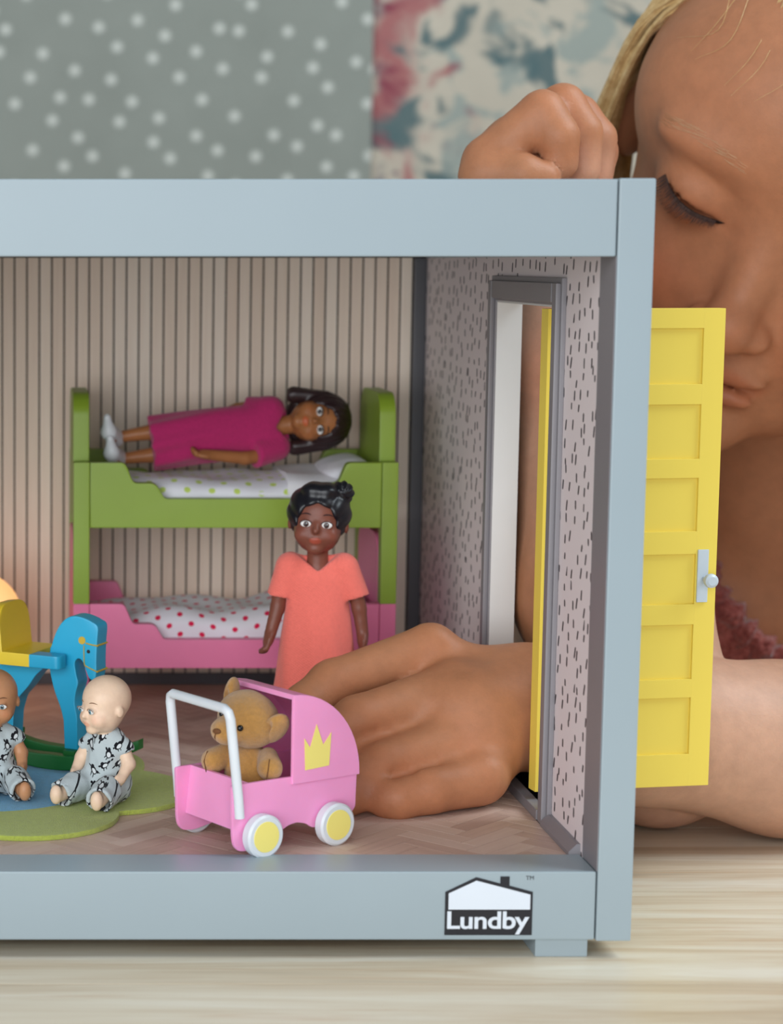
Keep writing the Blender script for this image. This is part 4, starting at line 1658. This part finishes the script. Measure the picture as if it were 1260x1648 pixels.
def child_tint(v):
    q = (v - HC) @ HR
    out = np.ones((len(v), 3))

    def add(wt, c):
        nonlocal out
        wt = np.clip(wt, 0, 1)[:, None]
        out = out * (1 - wt) + np.array(c) * out * wt
    face = q[:, 1] < -3.5
    add(.75 * np.exp(-(((np.abs(q[:, 0]) - 3.6) / 1.7) ** 2 + ((q[:, 2] + 3.0) / 1.5) ** 2)) * face, (1.10, .80, .70))
    add(.4 * np.exp(-((q[:, 0] / 1.1) ** 2 + ((q[:, 2] + 2.8) / 1.0) ** 2)) * (q[:, 1] < -7.5), (1.02, .86, .82))
    add(.9 * np.exp(-(np.linalg.norm(q - (0, -3, 2), axis=1) / 9.0) ** 6), (1.0, .98, 1.0))
    lipw = 1.15 - np.sqrt((q[:, 0] / 1.75) ** 2 + ((q[:, 2] + 5.4) / .85) ** 2)
    add(np.clip(lipw * 3, 0, .6) * (q[:, 1] < -6.6), (.96, .72, .68))
    for g in (-1, 1):
        add(.55 * np.exp(-(((q[:, 0] - g * 2.85) / 1.5) ** 2 + ((q[:, 2] + .0) / .5) ** 2)) * face, (.93, .76, .74))
    for pts, rs in FIN + FIST:
        for k in (0, 1, 3):
            dd = np.linalg.norm(v - pts[k], axis=1)
            add(.55 * np.exp(-(dd / 1.0) ** 2), (1.0, .84, .78))
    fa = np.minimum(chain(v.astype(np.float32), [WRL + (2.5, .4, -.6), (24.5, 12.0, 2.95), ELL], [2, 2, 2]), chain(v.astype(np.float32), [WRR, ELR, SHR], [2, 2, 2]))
    add(np.clip(1.6 - fa, 0, 1), (1.27, 1.66, 2.25))        # cool daylight falling on the bare arms, painted into the skin tint
    for c_ in (ELR, ELL):
        add(.5 * np.exp(-(np.linalg.norm(v - c_ + (0, 0, 2.2), axis=1) / 2.2) ** 2), (1.0, .84, .8))
    return out


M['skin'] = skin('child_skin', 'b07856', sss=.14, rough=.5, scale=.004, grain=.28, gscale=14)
CH = thing('person', 'blond child in a dusty red knitted dress reaching an arm through the little door', 'person', (30, 33, -45))
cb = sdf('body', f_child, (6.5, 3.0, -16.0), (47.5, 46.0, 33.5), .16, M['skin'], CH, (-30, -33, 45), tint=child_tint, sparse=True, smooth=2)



# --- lowered eyes: dark slit, lashes
M['lash'] = plain('brown_lash', '3a231b', rough=.7)
M['eye_dark'] = plain('eye_in_shadow', '2b2326', rough=.15)


def face_hit(x, z):
    return hit(lambda q: f_headlocal(q, False), (x, -13, z), (0, 1, 0), 0, 12)


for g in (-1, 1):
    def lidpt(u_, dz=0.0, out=.03):
        q = face_hit(g * (EYE[0] + EYE[1] * u_), lid_z(u_) + dz)
        return q + np.array((0, -out, 0))
    bm = bmesh.new()
    rows = []
    for k in range(25):                                    # what shows of the eye: a dark crescent under the lid
        u_ = -1 + k / 12
        op = .24 * (1 - u_ ** 2) ** .8 * (1 - .35 * u_)
        rows.append([bm.verts.new(hw(lidpt(u_, .03 - op * t, .0 + .035 * math.sin(math.pi * t))) - (30, 33, -45)) for t in (0, .33, .66, 1)])
    for A, B in zip(rows, rows[1:]):
        for t in range(3):
            bm.faces.new((A[t], A[t + 1], B[t + 1], B[t]))
    bmesh.ops.solidify(bm, geom=bm.faces[:], thickness=.05)
    e = obj('eye', bm, M['eye_dark'], CH, smooth=180)
    bm = bmesh.new()
    for k in range(95):
        u_ = -.75 + 1.8 * (k + random.random() * .8) / 95
        u_ = min(u_, 1.0)
        q = lidpt(u_, .02, .04)
        L = (.36 + .22 * random.random()) * (.55 + .45 * min(1, (u_ + 1)))
        side = g * (.25 + .45 * u_) + .1 * random.uniform(-1, 1)
        m1 = q + np.array((side * .45, -.40, -.42)) * L
        m2 = q + np.array((side * 1.0, -.75, -.62)) * L
        tube([hw(q) - (30, 33, -45), hw(m1) - (30, 33, -45), hw(m2) - (30, 33, -45)], [.017, .012, .003], 4, bm=bm)
    o = obj('eyelashes', bm, M['lash'], e)
    o['kind'] = 'stuff'
    bm = bmesh.new()
    for k in range(70):
        u_ = random.random()
        x_ = g * (1.35 + 3.2 * u_)
        z_ = 2.25 + .5 * math.sin(u_ * 2.4) + random.uniform(-.16, .16)
        q = face_hit(x_, z_)
        q2 = face_hit(x_ + g * .4, z_ + .10 - .2 * u_)
        tube([hw(q) - (30, 33, -45), hw((q + q2) / 2 + (0, -.05, 0)) - (30, 33, -45), hw(q2 + (0, -.02, 0)) - (30, 33, -45)], [.009, .011, .003], 3, bm=bm)
    o = obj('eyebrow', bm, plain('blond_brow', 'b98d68', rough=.7), CH)
    o['kind'] = 'stuff'


# --- hair
def hair_mat():
    m = NT('blond_hair')
    v = m.cm()
    m.color(m.ramp(m.noise(v, 2.5, 4, .65), [(.25, 'a5814f'), (.5, 'bf9d68'), (.75, 'd6bb8a')]))
    m.set(rough=.45, spec=.5, sheen=.15)
    return m.m


M['hair'] = hair_mat()


def f_cap(q):
    d = ell(q, (0, 1.0, 2.5), (7.15, 8.7, 7.3))
    d = smin(d, ell(q, (0, 4.6, -1.5), (6.2, 4.6, 6.0)), 1.5)
    cut = np.maximum(ell(q, (0, -8.5, -1.0), (6.7, 9.4, 8.2)), q[:, 1] - 1.0)
    return smax(d, -cut, .4)


hair = sdf('hair', lambda p: f_cap(((p - f32(HC - (30, 33, -45))) @ f32(HR)).astype(np.float32)), HC - (30, 33, -45) - 12, HC - (30, 33, -45) + 12, .25, M['hair'], CH)
bm = bmesh.new()
hr_ = random.Random(11)
for k in range(420):
    g = -1 if k % 5 < 3 else 1
    a = hr_.uniform(0, 1)
    # from the parting over the temple, down past the ear to the shoulder
    st = np.array((g * (4.4 + hr_.uniform(-.4, .3)), -3.2 + 6.5 * a + hr_.uniform(-.4, .4), 6.6 + hr_.uniform(-.6, .6)))
    md = np.array((g * (6.9 + hr_.uniform(0, .5)), -2.6 + 6.0 * a, 3.6 + hr_.uniform(-.4, .4)))
    m2 = np.array((g * (7.25 + hr_.uniform(0, .7)), -1.2 + 5.2 * a + hr_.uniform(-.3, .3), -2.5))
    m3 = np.array((g * (6.8 + hr_.uniform(-.6, .9)), .6 + 4.2 * a + hr_.uniform(-.5, .5), -8.0))
    en = np.array((g * (6.0 + hr_.uniform(-1.0, 1.4)), 2.0 + 3.5 * a + hr_.uniform(-.7, .7), -13.0 + hr_.uniform(-2, 2)))
    pth = [hw(q) - (30, 33, -45) for q in spline([st, md, m2, m3, en], 5)]
    n_ = len(pth)
    tube(pth, [(.05 + .07 * math.sin(math.pi * min(1, .1 + i / n_))) * (1 if i < n_ - 1 else .3) for i in range(n_)], 4, bm=bm)
hc0 = np.array((0, 1.0, 2.5))
for k in range(820):                                       # combed back from the hairline over the crown
    ph = R(hr_.uniform(-115, 115))
    t0 = max(0, hr_.uniform(-.35, .5))
    d0 = np.array((math.sin(ph) * .95, -1.15 * math.cos(ph) ** 2 - .1, .50 + .12 * math.cos(ph)))
    d1 = np.array((math.sin(ph) * .55, 1.0, -.35 + .3 * math.cos(ph)))
    pth = []
    for i in range(15):
        t = t0 + (1 - t0) * i / 14
        dv = d0 * (1 - t) + d1 * t + np.array((0, 0, .75)) * math.sin(math.pi * t) * math.cos(ph) ** 2
        dv = dv / np.linalg.norm(dv)
        tt = np.linspace(4, 13, 160)
        vv = f_cap((hc0 + tt[:, None] * dv).astype(np.float32))
        ins = np.where(vv < 0)[0]
        if len(ins) == 0:
            continue
        pth.append(hw(hc0 + dv * (tt[ins[-1]] + hr_.uniform(.02, .12))) - (30, 33, -45))
    if len(pth) > 4:
        n_ = len(pth)
        tube(pth, [.085 + .04 * math.sin(math.pi * (i + .3) / n_) for i in range(n_)], 4, bm=bm)
for k in range(14):                                        # loose fine hairs over the forehead
    x_ = hr_.uniform(-4.5, 4.5)
    st = np.array((x_, -5.2 + hr_.uniform(-.3, .6), 7.0 + hr_.uniform(-.4, .4)))
    q1 = face_hit(x_ + hr_.uniform(-.4, .4), 5.6) + (0, -.15, 0)
    q2 = face_hit(x_ * 1.15 + hr_.uniform(-.6, .6), 4.2 + hr_.uniform(-.8, .6)) + (0, -.25, 0)
    pth = [hw(q) - (30, 33, -45) for q in spline([st, q1, q2], 5)]
    tube(pth, [.016 - .0012 * i for i in range(len(pth))], 3, bm=bm)
o = obj('hair_strands', bm, M['hair'], hair)
o['kind'] = 'stuff'


# --- knitted dress
def knit():
    m = NT('dusty_red_knit')
    v = m.cm()
    vo = m.n('TexVoronoi', feature='F1')
    m.put(vo.inputs['Vector'], v)
    vo.inputs['Scale'].default_value = 3.0
    m.color(m.ramp(m.noise(v, 5, 4, .7), [(.3, '6f3330'), (.55, '9a524a'), (.8, 'b8746a')]))
    m.set(rough=1, sheen=.35, spec=.1)
    m.bump(m.math('SUBTRACT', 1.0, vo.outputs['Distance']), .8, .002)
    return m.m


M['knit'] = knit()
DO = np.array((30, 33, -45))


def f_childdress(p):
    d = f_torso(p) - .45
    d = smin(d, loft(p, [-44.9, -30, -14], [17, 14, 10.5], [10, 8.5, 7.2], 33, 37.5), 2.5)
    d = np.maximum(d, p[:, 2] - 8.6)
    hole = np.sqrt((p[:, 0] - 33.5) ** 2 + (p[:, 2] - 8.2) ** 2) - 6.3
    hole = smin(hole, np.maximum(np.abs(p[:, 0] - 33.5) - 6.3, 8.2 - p[:, 2]), .3)
    d = smax(d, -hole, .25)
    return d + .12 * noise3(p, 5, 21) + .07 * noise3(p, 11, 22)


sdf('dress', lambda p: f_childdress((p + f32(DO)).astype(np.float32)), np.array((7, 14, -45)) - DO, np.array((53, 55, 9)) - DO, .3, M['knit'], CH, sparse=True, smooth=0)
# ruffled edge of the neckline
ring = []
for k in range(44):
    a = math.pi * (1 - .06 + 1.12 * k / 43)
    x_, z_ = 33.5 + 6.35 * math.cos(a), 8.2 + 6.35 * math.sin(a)
    q = hit(f_torso, (x_, 14, z_), (0, 1, 0), 0, 24)
    if q[1] < 20:
        continue
    ring.append(q + np.array((0, -.15, .1 * math.sin(k * 2.1))))
ring = spline(ring, 4)
bm = tube([q - DO for q in ring], [.55 + .16 * math.sin(i * .9) + .09 * math.sin(i * 2.3) for i in range(len(ring))], 10)
obj('ruffle', bm, M['knit'], CH, smooth=180)
